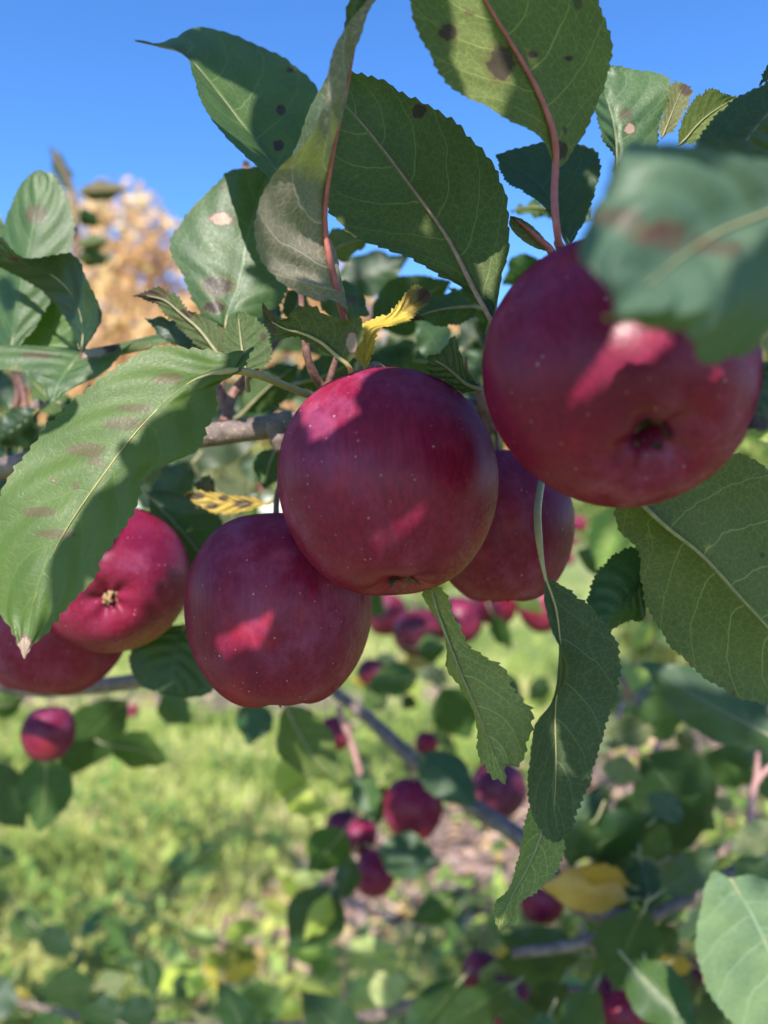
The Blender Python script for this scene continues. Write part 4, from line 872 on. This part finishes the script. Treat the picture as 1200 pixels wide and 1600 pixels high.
# random leaves in the thick of the tree behind the branch
def scatter(tree, n, box, dr_, size, seed, mats=((M_LEAF, 1.0),), avoid=None, tint=(.6, 1.3), pu=.45):
    rs = random.Random(seed)
    for _ in range(n):
        x = rs.uniform(box[0], box[2]); y = rs.uniform(box[1], box[3]); dd = rs.uniform(*dr_)
        if avoid and avoid(x, y): continue
        ln = rs.uniform(*size) * F / dd; a = rs.uniform(0, 6.283); fs = rs.uniform(.35, 1.0)
        m = mats[0][0]; q = rs.random(); acc = 0
        for mm, pr in mats:
            acc += pr
            if q <= acc: m = mm; break
        k = rs.uniform(*tint)
        qleaf(tree, (x, y), (x + math.cos(a) * ln * fs, y + abs(math.sin(a)) * ln * fs * (1 if rs.random() < .8 else -1)), ln * rs.uniform(.4, .62), dd, dd + rs.uniform(-.5, .5) * ln * dd / F * (1.1 - fs),
              under=rs.random() < pu, tint=(k * rs.uniform(.9, 1.1), k, k * rs.uniform(.8, 1.3)), fold=rs.uniform(-.003, .008), bend=rs.uniform(-.12, .12) * ln, rolld=rs.uniform(-.3, .3) * ln * .3 * dd / F, mat=m, nt=26, nv=3, stalk=ln * .12)
scatter(T1, 34, (330, 500, 800, 660), (.46, .75), (.055, .085), 1)
scatter(T1, 18, (-40, 560, 330, 760), (.5, .85), (.055, .085), 2)
scatter(T1, 10, (800, 380, 1250, 660), (.45, .8), (.055, .085), 3)
scatter(T1, 12, (240, 690, 440, 800), (.7, 1.3), (.05, .08), 4, ((M_LEAF, .7), (M_PALE, .3)))

# ------------------------------------------------------------------ the lower apple tree behind, out of focus
T2 = empty('apple_tree', (1.25, 1.25, 0)); tag(T2, 'blurred apple tree behind whose lower boughs hold small dark apples and a yellow leaf', 'apple tree')
tube_obj('trunk', [(1.25, 1.25, -.05), (1.22, 1.22, .5), (1.18, 1.2, 1.1), (1.2, 1.25, 1.9)], [.06, .05, .038, .012], M_BARK, T2, 12, 36, .07, 3)
for k, (pts, r) in enumerate([
    ([np.array([1.19, 1.2, .95])] + W([(1320, 1270, .78), (1200, 1335, .68), (1120, 1378, .66), (1040, 1422, .64), (960, 1455, .63), (890, 1478, .62), (800, 1490, .62)]), [.022, .012, .0098, .0092, .0085, .007, .006, .004]),
    (W([(1000, 1440, .64), (900, 1410, .65), (820, 1315, .68), (745, 1264, .72), (640, 1182, .76), (575, 1122, .80), (528, 1085, .83), (490, 1050, .86)]), [.0085, .0085, .008, .0078, .0076, .0072, .006, .004]),
    ([np.array([1.18, 1.2, 1.15])] + W([(1300, 1080, .95), (1180, 1150, .92), (1085, 1085, .95), (1040, 1120, .97)]), [.015, .010, .007, .005, .003]),
    ([np.array([1.2, 1.21, .8])] + W([(1250, 1560, .85), (1000, 1560, .82), (760, 1545, .84), (520, 1600, .95), (200, 1600, 1.1), (0, 1560, 1.2)]), [.018, .012, .010, .008, .007, .006, .004]),
]):
    tube_obj('branch', pts, r, M_BARK, T2, 10, 70, .08, 70 + k)
M_PINKTWIG = simple('pink_young_twig', (.36, .17, .16), (.46, .26, .24), 200, .55, .2)
for k, (pts, r) in enumerate([
    ([(1080, 1092, .95), (1055, 1110, .93), (1035, 1145, .92), (1018, 1190, .91), (1010, 1215, .90)], [.004, .0036, .0032, .003, .002]),
    ([(950, 1222, .9), (985, 1205, .9), (1005, 1190, .9)], [.003, .003, .002]), ([(945, 1218, .9), (975, 1226, .9), (1000, 1224, .9)], [.003, .003, .002]),
    ([(1166, 1345, .7), (1170, 1300, .71), (1176, 1240, .72), (1182, 1215, .72), (1184, 1175, .72)], [.004, .0038, .0036, .003, .002]),
    ([(1180, 1222, .72), (1205, 1195, .72)], [.003, .002]), ([(1172, 1362, .7), (1195, 1354, .69), (1230, 1350, .69)], [.003, .003, .003]),
    ([(528, 1105, .83), (545, 1150, .83), (555, 1180, .83), (563, 1212, .83)], [.004, .0036, .0034, .003]),
    ([(646, 1190, .80), (645, 1205, .84), (646, 1222, .86)], [.002, .002, .002]),
    ([(562, 1212, .9), (556, 1260, .95), (560, 1282, .96)], [.002, .002, .0016]),
]):
    tube_obj('twig', W(pts), r, M_PINKTWIG, T2, 8, None, .06, 80 + k)
for b_, t_, wd_, d0, kw in [
    ((74, 1172), (62, 1302), 88, .72, dict(under=True, tint=(.5, .85, .4))), ((-30, 1190), (40, 1296), 90, .74, dict(tint=(.9, 1.0, 1.2))),
    ((200, 1092), (90, 1218), 86, .78, dict(tint=(1.0, 1.1, .9))), ((168, 1164), (264, 1192), 58, .74, dict(under=True, tint=(.55, .9, .35))),
    ((250, 1085), (298, 1130), 52, .8, dict(tint=(1.3, 1.4, 1.2))), ((70, 1185), (110, 1110), 10, .76, dict(mat=M_YEL, tint=(.8, .7, .6))),
    ((400, 1092), (388, 1165), 60, .7, dict(tint=(.8, 1.0, .8))), ((446, 1100), (528, 1225), 88, .58, dict(under=True, tint=(.9, 1.05, .55), label='olive underside of a blurred leaf just below the lowest cluster apple')),
    ((478, 1188), (430, 1252), 52, .8, dict(mat=M_PALE, tint=(1.3, 1.2, 1))), ((442, 1250), (510, 1264), 50, .8, dict(mat=M_PALE, tint=(1.3, 1.2, 1))),
    ((562, 1208), (582, 1284), 46, .84, dict(tint=(1.5, 1.6, 1.4))), ((600, 1225), (585, 1290), 40, .86, dict(tint=(.8, 1, .7))), ((540, 1296), (482, 1362), 74, .85, dict(under=True, tint=(.55, .9, .35))),
    ((552, 1338), (518, 1412), 42, .8, dict(tint=(.7, .85, .9))), ((524, 1384), (452, 1484), 96, .8, dict(tint=(.9, 1.0, 1.0))), ((515, 1395), (475, 1470), 40, .79, dict(mat=M_PALE, tint=(1.3, 1.2, 1))),
    ((588, 1326), (690, 1352), 76, .8, dict(tint=(1.0, 1.1, 1.1))), ((652, 1176), (746, 1262), 72, .70, dict(tint=(.85, 1.0, 1.05))), ((690, 1075), (735, 1155), 80, .95, dict(tint=(1.4, 1.5, 1.2))),
    ((655, 1056), (575, 1066), 54, .95, dict(under=True, tint=(.6, .9, .4))), ((600, 1110), (570, 1070), 40, 1.0, dict(under=True, tint=(.6, .9, .4))), ((940, 1236), (880, 1340), 84, .68, dict(tint=(.8, .95, 1.0))),
    ((912, 1340), (1030, 1274), 78, .66, dict(tint=(.55, .8, .65))), ((1005, 1176), (1118, 1300), 140, .72, dict(tint=(.9, 1.0, 1.2))), ((1040, 1330), (1100, 1240), 80, .7, dict(tint=(.7, .9, .8))),
    ((1225, 1160), (1000, 1032), 96, .50, dict(tint=(1.0, 1.1, 1.5), label='blurred bluish leaf arching below the very large pale veined leaf')), ((1068, 1076), (1006, 1126), 62, .85, dict(under=True, tint=(.55, .9, .35))), ((1182, 1210), (1138, 1122), 50, .75, dict(tint=(1.4, 1.4, 1.4))),
    ((982, 1404), (842, 1384), 76, .62, dict(mat=M_YEL, tint=(.95, .78, 1.2), label='blurred golden yellow leaf above the dark purple apple')), ((985, 1385), (900, 1360), 40, .63, dict(mat=M_YEL, tint=(.8, .65, .6))),
    ((1008, 1418), (964, 1548), 110, .58, dict(tint=(.85, 1.0, 1.15))), ((980, 1500), (1090, 1610), 92, .52, dict(tint=(1.2, 1.3, .8), label='leaf with a pale midrib at the bottom beside the lit corner leaf')),
    ((1010, 1510), (1030, 1600), 60, .58, dict(tint=(.6, .8, .6))), ((912, 1492), (776, 1462), 74, .72, dict(tint=(.75, .9, .9))), ((900, 1510), (770, 1500), 70, .74, dict(tint=(.7, .85, .9))),
    ((724, 1528), (626, 1640), 76, .68, dict(tint=(.7, .85, .85))), ((802, 1538), (676, 1614), 64, .64, dict(tint=(.95, 1.0, 1.0))), ((390, 1640), (340, 1532), 56, .75, dict(tint=(.6, .8, .8))),
    ((560, 1640), (470, 1548), 80, .8, dict(tint=(.65, .8, .8))), ((880, 1530), (830, 1610), 70, .66, dict(tint=(.8, .9, .9))), ((930, 1540), (880, 1640), 70, .64, dict(tint=(.8, 1.0, .8))),
    ((860, 1580), (820, 1650), 50, .6, dict(tint=(1.3, 1.4, 1.2))), ((1000, 1340), (1010, 1430), 70, .64, dict(tint=(.55, .75, .7))), ((1060, 1350), (1020, 1300), 60, .72, dict(tint=(.7, .9, .9))),
    ((1060, 1450), (1000, 1490), 50, .66, dict(tint=(.6, .8, .8))), ((1085, 1510), (1020, 1500), 30, .7, dict(mat=M_YEL, tint=(.7, .6, .6))), ((720, 1400), (640, 1440), 50, 1.0, dict(under=True, tint=(.6, .9, .4))),
    ((60, 1450), (120, 1490), 50, 1.1, dict(tint=(.8, .9, 1.3))), ((150, 1545), (60, 1550), 70, 1.0, dict(tint=(.9, 1.0, 1.2))), ((190, 1600), (120, 1560), 70, 1.0, dict(tint=(.5, .7, .7))), ((250, 1575), (180, 1585), 60, 1.0, dict(tint=(.8, .9, 1.4))),
    ((310, 1530), (270, 1560), 50, 1.1, dict(tint=(.8, .9, 1.4))), ((20, 1530), (-30, 1600), 70, 1.0, dict(tint=(.9, 1.0, 1.3))), ((230, 1490), (240, 1560), 36, 1.0, dict(tint=(.7, .9, .6))), ((60, 1580), (90, 1640), 60, .95, dict(tint=(.7, .9, .7))),
    ((25, 1420), (60, 1470), 60, 1.2, dict(under=True, tint=(.5, .8, .4))), ((-20, 1325), (30, 1345), 40, .9, dict(under=True, tint=(.5, .8, .4))), ((-20, 1100), (40, 1090), 40, .8, dict(under=True, tint=(.6, .9, .4))),
    ((650, 1012), (700, 1010), 46, .95, dict(under=True, tint=(.5, .8, .4))), ((560, 930), (600, 960), 46, .9, dict(tint=(1, 1.2, 1.1))), ((770, 960), (800, 1015), 30, .95, dict(tint=(1.1, 1.3, 1.0))), ((800, 930), (850, 960), 30, .9, dict(under=True, tint=(.8, 1.1, .4))),
]:
    kw = dict(kw); kw.setdefault('fold', .006)
    qleaf(T2, b_, t_, wd_, d0, d0 + rng.uniform(-.03, .03), bend=rng.uniform(-8, 8), rolld=rng.uniform(-.012, .012), nt=30, **kw)
MX = ((M_LEAF, .72), (M_PALE, .22), (M_YEL, .06))
scatter(T2, 36, (880, 1040, 1260, 1400), (.8, 1.5), (.055, .085), 11, MX)
scatter(T2, 18, (700, 1480, 1250, 1640), (.7, 1.1), (.055, .085), 12, MX)
scatter(T2, 26, (540, 1020, 900, 1260), (1.0, 1.7), (.05, .08), 13, MX)
scatter(T2, 16, (-40, 1540, 560, 1660), (.9, 1.4), (.055, .085), 14, MX)
scatter(T2, 26, (880, 690, 1280, 1030), (1.1, 2.2), (.055, .085), 15, ((M_LEAF, .45), (M_PALE, .5), (M_YEL, .05)))

scatter(T2, 44, (900, 1090, 1260, 1480), (.56, .95), (.055, .085), 21, ((M_LEAF, .86), (M_PALE, .14)), tint=(1.0, 1.9))
scatter(T2, 26, (640, 1440, 1250, 1660), (.6, .95), (.06, .09), 22, ((M_LEAF, .93), (M_YEL, .07)), tint=(.9, 1.7))
scatter(T2, 24, (-40, 1480, 620, 1660), (.85, 1.3), (.06, .09), 23, ((M_LEAF, .8), (M_PALE, .2)), tint=(1.0, 1.9))
for k in range(22):
    x, y, dd = rng.uniform(900, 1220), rng.uniform(1080, 1560), rng.uniform(.7, 1.0); a = rng.uniform(-2.4, -.6); l_ = rng.uniform(40, 90)
    tube_obj('twig', W([(x, y, dd), (x + math.cos(a) * l_ * .5 + rng.uniform(-8, 8), y + math.sin(a) * l_ * .5, dd), (x + math.cos(a) * l_, y + math.sin(a) * l_, dd + .02)]), [.0036, .003, .0018], M_PINKTWIG if rng.random() < .6 else M_TWIG, T2, 6)

# two low shoots with yellowing leaves near the ground
for k, (x, y, dd, lab) in enumerate([(348, 1522, 1.35, 'young shoot with yellow green leaves left of the pale two-toned leaf'), (536, 1545, 1.25, 'young shoot with yellow leaves below the dark apple bunch'), (455, 1420, 1.7, 'shoot with curled yellow leaves on the bare leaf strewn soil'), (420, 1600, 1.3, 'low leafy shoot at the bottom edge')]):
    base = P(x, y, dd); g = np.array([base[0] + .05, base[1] + .03, 0])
    sh = empty('shoot', g); tag(sh, lab, 'shoot', 'young shoots growing under the trees')
    tube_obj('stem', [g, (g + base) / 2 + np.array([.03, 0, .02]), base, base + np.array([.01, 0, .09])], [.005, .004, .003, .001], M_PINKTWIG, sh, 7)
    for j in range(11):
        a = j * 2.4 + k; ln = rng.uniform(60, 95) * 1.3 / dd; yy_ = y - rng.uniform(-30, 60)
        m = M_YEL if rng.random() < .25 else M_PALE
        qleaf(sh, (x + rng.uniform(-8, 8), yy_), (x + math.cos(a) * ln, yy_ - abs(math.sin(a)) * ln * .7 + rng.uniform(-5, 35)), ln * rng.uniform(.32, .5), dd, dd + rng.uniform(-.05, .05), under=rng.random() < .4, mat=m, tint=(rng.uniform(.9, 1.25), rng.uniform(.9, 1.15), 1), fold=.008, nt=24, nv=3)

# ------------------------------------------------------------------ leaves added overhead, out of the frame, and placed to shade the fruit
S = SUN; ea = nrm(np.cross(S, [0, 0, 1.0])); eb = np.cross(ea, S)
def inpoly(p, poly):
    x, y = p[:, 0], p[:, 1]; c = np.zeros(len(p), bool); n = len(poly); j = n - 1
    for i in range(n):
        xi, yi = poly[i]; xj, yj = poly[j]
        c ^= ((yi > y) != (yj > y)) & (x < (xj - xi) * (y - yi) / (yj - yi + 1e-12) + xi); j = i
    return c
LIT_APPLE = {
    'A3': [[(985, 492), (1055, 530), (975, 592), (886, 640), (938, 562)], [(1040, 778), (1088, 748), (1068, 773)]],
    'A1': [[(590, 583), (552, 612), (560, 648), (488, 690), (470, 640), (510, 595)], [(576, 862), (620, 820), (670, 778), (664, 794), (622, 838)]],
    'A2': [[(338, 1000), (428, 955), (404, 1002), (350, 1024)], [(548, 1068), (582, 1010), (584, 1030)]],
    'A4': [], 'A6': [],
    'A5': [[(200, 790), (268, 812), (270, 870), (235, 905), (212, 945), (150, 1008), (80, 990), (90, 940), (180, 850)]],
}
shade_pts = []; lit_pts = []; tags_ = []
def order():
    return sorted(APPLE_SPH.items(), key=lambda kv: kv[1][0][1])
for key, (c, R, cx, cy, rp) in APPLE_SPH.items():
    g = np.stack(np.meshgrid(np.arange(cx - rp * 1.1, cx + rp * 1.1, 7), np.arange(cy - rp * 1.1, cy + rp * 1.1, 7)), -1).reshape(-1, 2)
    D = nrm(np.stack([(g[:, 0] - 600) / F, np.ones(len(g)), -(g[:, 1] - 800) / F], 1)); o = c - np.array([0, 0, CAM_Z])
    bq = D @ o; disc = bq ** 2 - (o @ o - R * R); ok = disc > 0
    X_ = D[ok] * (bq[ok] - np.sqrt(disc[ok]))[:, None] + np.array([0, 0, CAM_Z]); gg = g[ok]
    facing = ((X_ - c) @ S) > .02 * R
    X_, gg = X_[facing], gg[facing]
    litm = np.zeros(len(gg), bool)
    for poly in LIT_APPLE.get(key, []): litm |= inpoly(gg, poly)
    lit_pts.append(X_[litm]); shade_pts.append(X_[~litm]); tags_.append((key, int((~litm).sum())))
    for poly in LIT_APPLE.get(key, []):
        pa = np.array(poly, float); bp_ = []
        for j in range(len(pa)):
            p0, p1 = pa[j], pa[(j + 1) % len(pa)]; m_ = max(2, int(np.linalg.norm(p1 - p0) / 4)); nn = np.array([p1[1] - p0[1], p0[0] - p1[0]]); nn = nn / np.linalg.norm(nn)
            for f in np.linspace(0, 1, m_):
                for o_ in (7, 13): bp_ += [p0 + (p1 - p0) * f + nn * o_, p0 + (p1 - p0) * f - nn * o_]
        bp_ = np.array(bp_); bp_ = bp_[~inpoly(bp_, poly)]
        for other in LIT_APPLE[key]: bp_ = bp_[~inpoly(bp_, other)]
        D2 = nrm(np.stack([(bp_[:, 0] - 600) / F, np.ones(len(bp_)), -(bp_[:, 1] - 800) / F], 1)); bq2 = D2 @ o; dc2 = bq2 ** 2 - (o @ o - R * R); ok2 = dc2 > 0
        Xb = D2[ok2] * (bq2[ok2] - np.sqrt(dc2[ok2]))[:, None] + np.array([0, 0, CAM_Z])
        if key != 'A5': shade_pts.append(np.repeat(Xb, 4, 0)); tags_.append((key + 'b', len(Xb) * 4))
for key, (V, lit) in ALL_LEAF.items():
    pp = proj(V); sel = (npr.rand(len(V)) < .12) & (pp[:, 0] > -30) & (pp[:, 0] < 1230) & (pp[:, 1] > -30) & (pp[:, 1] < 1630)
    if lit is None: continue
    Vs, ps = V[sel], pp[sel]
    m = np.zeros(len(Vs), bool)
    if lit:
        for poly in lit: m |= inpoly(ps, poly)
    lit_pts.append(Vs[m])
    if key == 'L17':
        sh = inpoly(ps, [(360, 590), (330, 610), (322, 660), (300, 700), (222, 745), (190, 825), (145, 895), (75, 980), (60, 965), (85, 890), (140, 805), (180, 745), (232, 680), (300, 612)])
        shade_pts.append(Vs[sh])
    if key == 'L9': shade_pts.append(Vs[inpoly(ps, [(1215, 400), (1130, 470), (1075, 515), (1060, 528), (1112, 550), (1215, 530)])])
    if key not in ('L17', 'L16', 'L13', 'L15', 'L9', 'L33', 'L5', 'L12'): shade_pts.append(Vs[~m])
shade_pts = np.vstack(shade_pts); lit_pts = np.vstack(lit_pts)
bpy.context.view_layer.update()
dg = bpy.context.evaluated_depsgraph_get(); sv = Vector(S)
def blocked(pts):
    return np.array([scene.ray_cast(dg, Vector(p_) + sv * .0025, sv)[0] for p_ in pts], bool)
sh_b = blocked(shade_pts)                                # already in the shade of leaves in the frame
sa, sb = shade_pts @ ea, shade_pts @ eb; la_, lb_ = lit_pts @ ea, lit_pts @ eb
unc = ~sh_b; chosen = []
rs = np.random.RandomState(77)
for it in range(500):
    if len(chosen) >= 132: break
    idx = np.where(unc)[0]
    if len(idx) < 40: break
    n_c = 420
    ii_ = rs.choice(idx, n_c); Lh = rs.choice([.036, .032, .026, .019, .013, .009], n_c); Wh = Lh * rs.uniform(.42, .66, n_c); th = rs.uniform(0, np.pi, n_c)
    ca = sa[ii_] + rs.uniform(-.9, .9, n_c) * Wh; cb = sb[ii_] + rs.uniform(-.9, .9, n_c) * Wh
    u1, u2 = np.cos(th), np.sin(th)
    def ins(A, B, m):
        dA = A[None] - ca[:, None]; dB = B[None] - cb[:, None]
        return ((dA * u1[:, None] + dB * u2[:, None]) / (Lh * m)[:, None]) ** 2 + ((-dA * u2[:, None] + dB * u1[:, None]) / (Wh * m)[:, None]) ** 2 < 1
    ok = ins(la_, lb_, np.full(n_c, 1.02)).sum(1) == 0
    cov = ins(sa[idx], sb[idx], np.full(n_c, .98)); gain = np.where(ok, cov.sum(1), 0)   # most shade for one leaf without touching a sunlit patch
    k = int(gain.argmax())
    if gain[k] < 4: continue
    unc[idx[cov[k]]] = False; chosen.append((ca[k], cb[k], Lh[k], Wh[k], th[k], ii_[k]))
q0 = 0
for k_, n_ in tags_:
    print(k_, n_, int(unc[q0:q0 + n_].sum())); q0 += n_
print('overhead leaves', len(chosen), 'shade points left', int(unc.sum()), 'of', len(unc))
for n_, (ca, cb, Lh, Wh, th, i) in enumerate(chosen):
    X0 = shade_pts[i]; s0 = X0 @ S
    for k in (.32, .36, .40, .45, .5, .55, .6):
        kk = k + rs.uniform(0, .03)
        c = ea * ca + eb * cb + S * (s0 + kk)
        far_ok = True
        for e in (-1, 1):
            q = c + e * Lh * 1.2 * np.array([0, 1, 0]) * .3; up = q[2] - CAM_Z - Lh * 1.25; ry = max(q[1] + Lh, 0.0)
            if not (up > ry * .70 or q[1] < -.03): far_ok = False
        if abs(c[1]) < .06 and np.linalg.norm(c - np.array([0, 0, CAM_Z])) < .05 + Lh: far_ok = False
        if far_ok: break
    u = ea * math.cos(th) + eb * math.sin(th); v = -ea * math.sin(th) + eb * math.cos(th)
    if n_ % 2: u = -u; v = -v
    tl = rs.uniform(-.35, .35)
    u3 = nrm(u + S * tl * .6); v3 = v
    mid = [c + u * Lh * f + S * (.15 * Lh * (1 - f * f) + tl * Lh * f * .4) for f in (-1, -.5, 0, .5, 1)]
    Lp = []; Rp = []
    for f in np.linspace(-.86, .86, 7):
        hw = Wh * math.sqrt(max(0, 1 - f * f)) * (1 - .08 * f); q = c + u * Lh * f + S * (.15 * Lh * (1 - f * f) + tl * Lh * f * .4)
        Lp.append(q - v * hw + S * .12 * hw); Rp.append(q + v * hw + S * .12 * hw)
    leaf(T1, mid, Lp, Rp, px=False, nt=30, nv=3, rib=.0003, tooth=.0004, teeth=18)
# unseen leaf mass added high over the camera to dapple lower boughs and grass
def dapple_leaves(n, seed):
    r_ = np.random.RandomState(seed); V = []
    C_ = [(.15, -.5, 2.35, .36), (-.35, -.5, 2.12, .30), (.45, -.45, 2.02, .32), (.1, -.5, 2.0, .26), (-1.6, -.3, 2.6, .3), (-1.0, -.5, 2.25, .25), (-.55, -.8, 2.5, .26), (-.1, -.55, 2.12, .36), (.35, -.8, 2.55, .45), (.75, -.5, 2.15, .42), (1.1, -.75, 2.7, .45), (.5, -1.1, 3.2, .45), (-.4, -1.1, 3.3, .26), (-1.2, -1.0, 3.4, .3), (1.5, -.9, 3.4, .5), (1.5, -.4, 2.2, .4), (-.9, -.9, 4.2, .3), (.9, -1.0, 4.1, .5), (.2, -1.2, 4.5, .4)]
    for (x, y, z, r) in C_:
        k = int(n * r * r * 5 / len(C_)); u = nrm(r_.normal(size=(k, 3))); c = np.array([x, y, z]) + u * (r * r_.uniform(.2, 1, k) ** .6)[:, None]
        a = nrm(r_.normal(size=(k, 3)) + np.array([0, 0, -.5])); b_ = nrm(np.cross(a, r_.normal(size=(k, 3)))); n3 = np.cross(a, b_); s = r_.uniform(.03, .045, k)[:, None]
        V.append(np.stack([c - a * s, c - a * s * .2 + b_ * s * .5 + n3 * s * .15, c + a * s * .35 + b_ * s * .42 + n3 * s * .15, c + a * s - n3 * s * .1, c + a * s * .35 - b_ * s * .42 + n3 * s * .15, c - a * s * .2 - b_ * s * .5 + n3 * s * .15], 1))
    V = np.concatenate(V); cen = V.mean(1); A_ = cen @ ea; B_ = cen @ eb; keep = np.ones(len(V), bool)
    for q in range(0, len(la_), 3): keep &= (A_ - la_[q]) ** 2 + (B_ - lb_[q]) ** 2 > .046 ** 2
    V = V[keep]; i6 = (np.arange(len(V)) * 6)[:, None]
    me = np_mesh('shade_foliage', V.reshape(-1, 3), np.concatenate([i6 + np.array([[0, 1, 2, 3]]), i6 + np.array([[0, 3, 4, 5]])]))
    for nm in ('lt', 'lm'):
        at = me.attributes.new(nm, 'FLOAT_VECTOR', 'POINT'); v_ = np.tile(np.array([[0, 0, 0], [.3, .9, 0], [.6, .9, 0], [1, 0, 0], [.6, -.9, 0], [.3, -.9, 0]], np.float32), (len(V), 1))
        if nm == 'lm': v_ = v_ * 60
        at.data.foreach_set('vector', v_.ravel())
    return me
fo = link('shade_foliage', dapple_leaves(3200, 9), M_LEAF, T1, (0, 0, 0)); fo['kind'] = 'stuff'
tube_obj('branch', [np.array([-1.0, .85, 1.95]), np.array([-.9, .2, 2.4]), np.array([-.6, -.6, 2.7]), np.array([.2, -1.0, 3.1]), np.array([.6, -1.1, 3.6])], [.02, .016, .012, .008, .003], M_BARK, T1, 10, 60, .08, 91)
tube_obj('branch', [np.array([-.7, -.4, 2.62]), np.array([-.1, -.6, 2.4]), np.array([.7, -.6, 2.4]), np.array([1.4, -.6, 2.5])], [.012, .010, .008, .003], M_BARK, T1, 10, 60, .08, 92)
print('leaves', sum(1 for o in T1.children if o.name.startswith('leaf')), sum(1 for o in T2.children if o.name.startswith('leaf')))
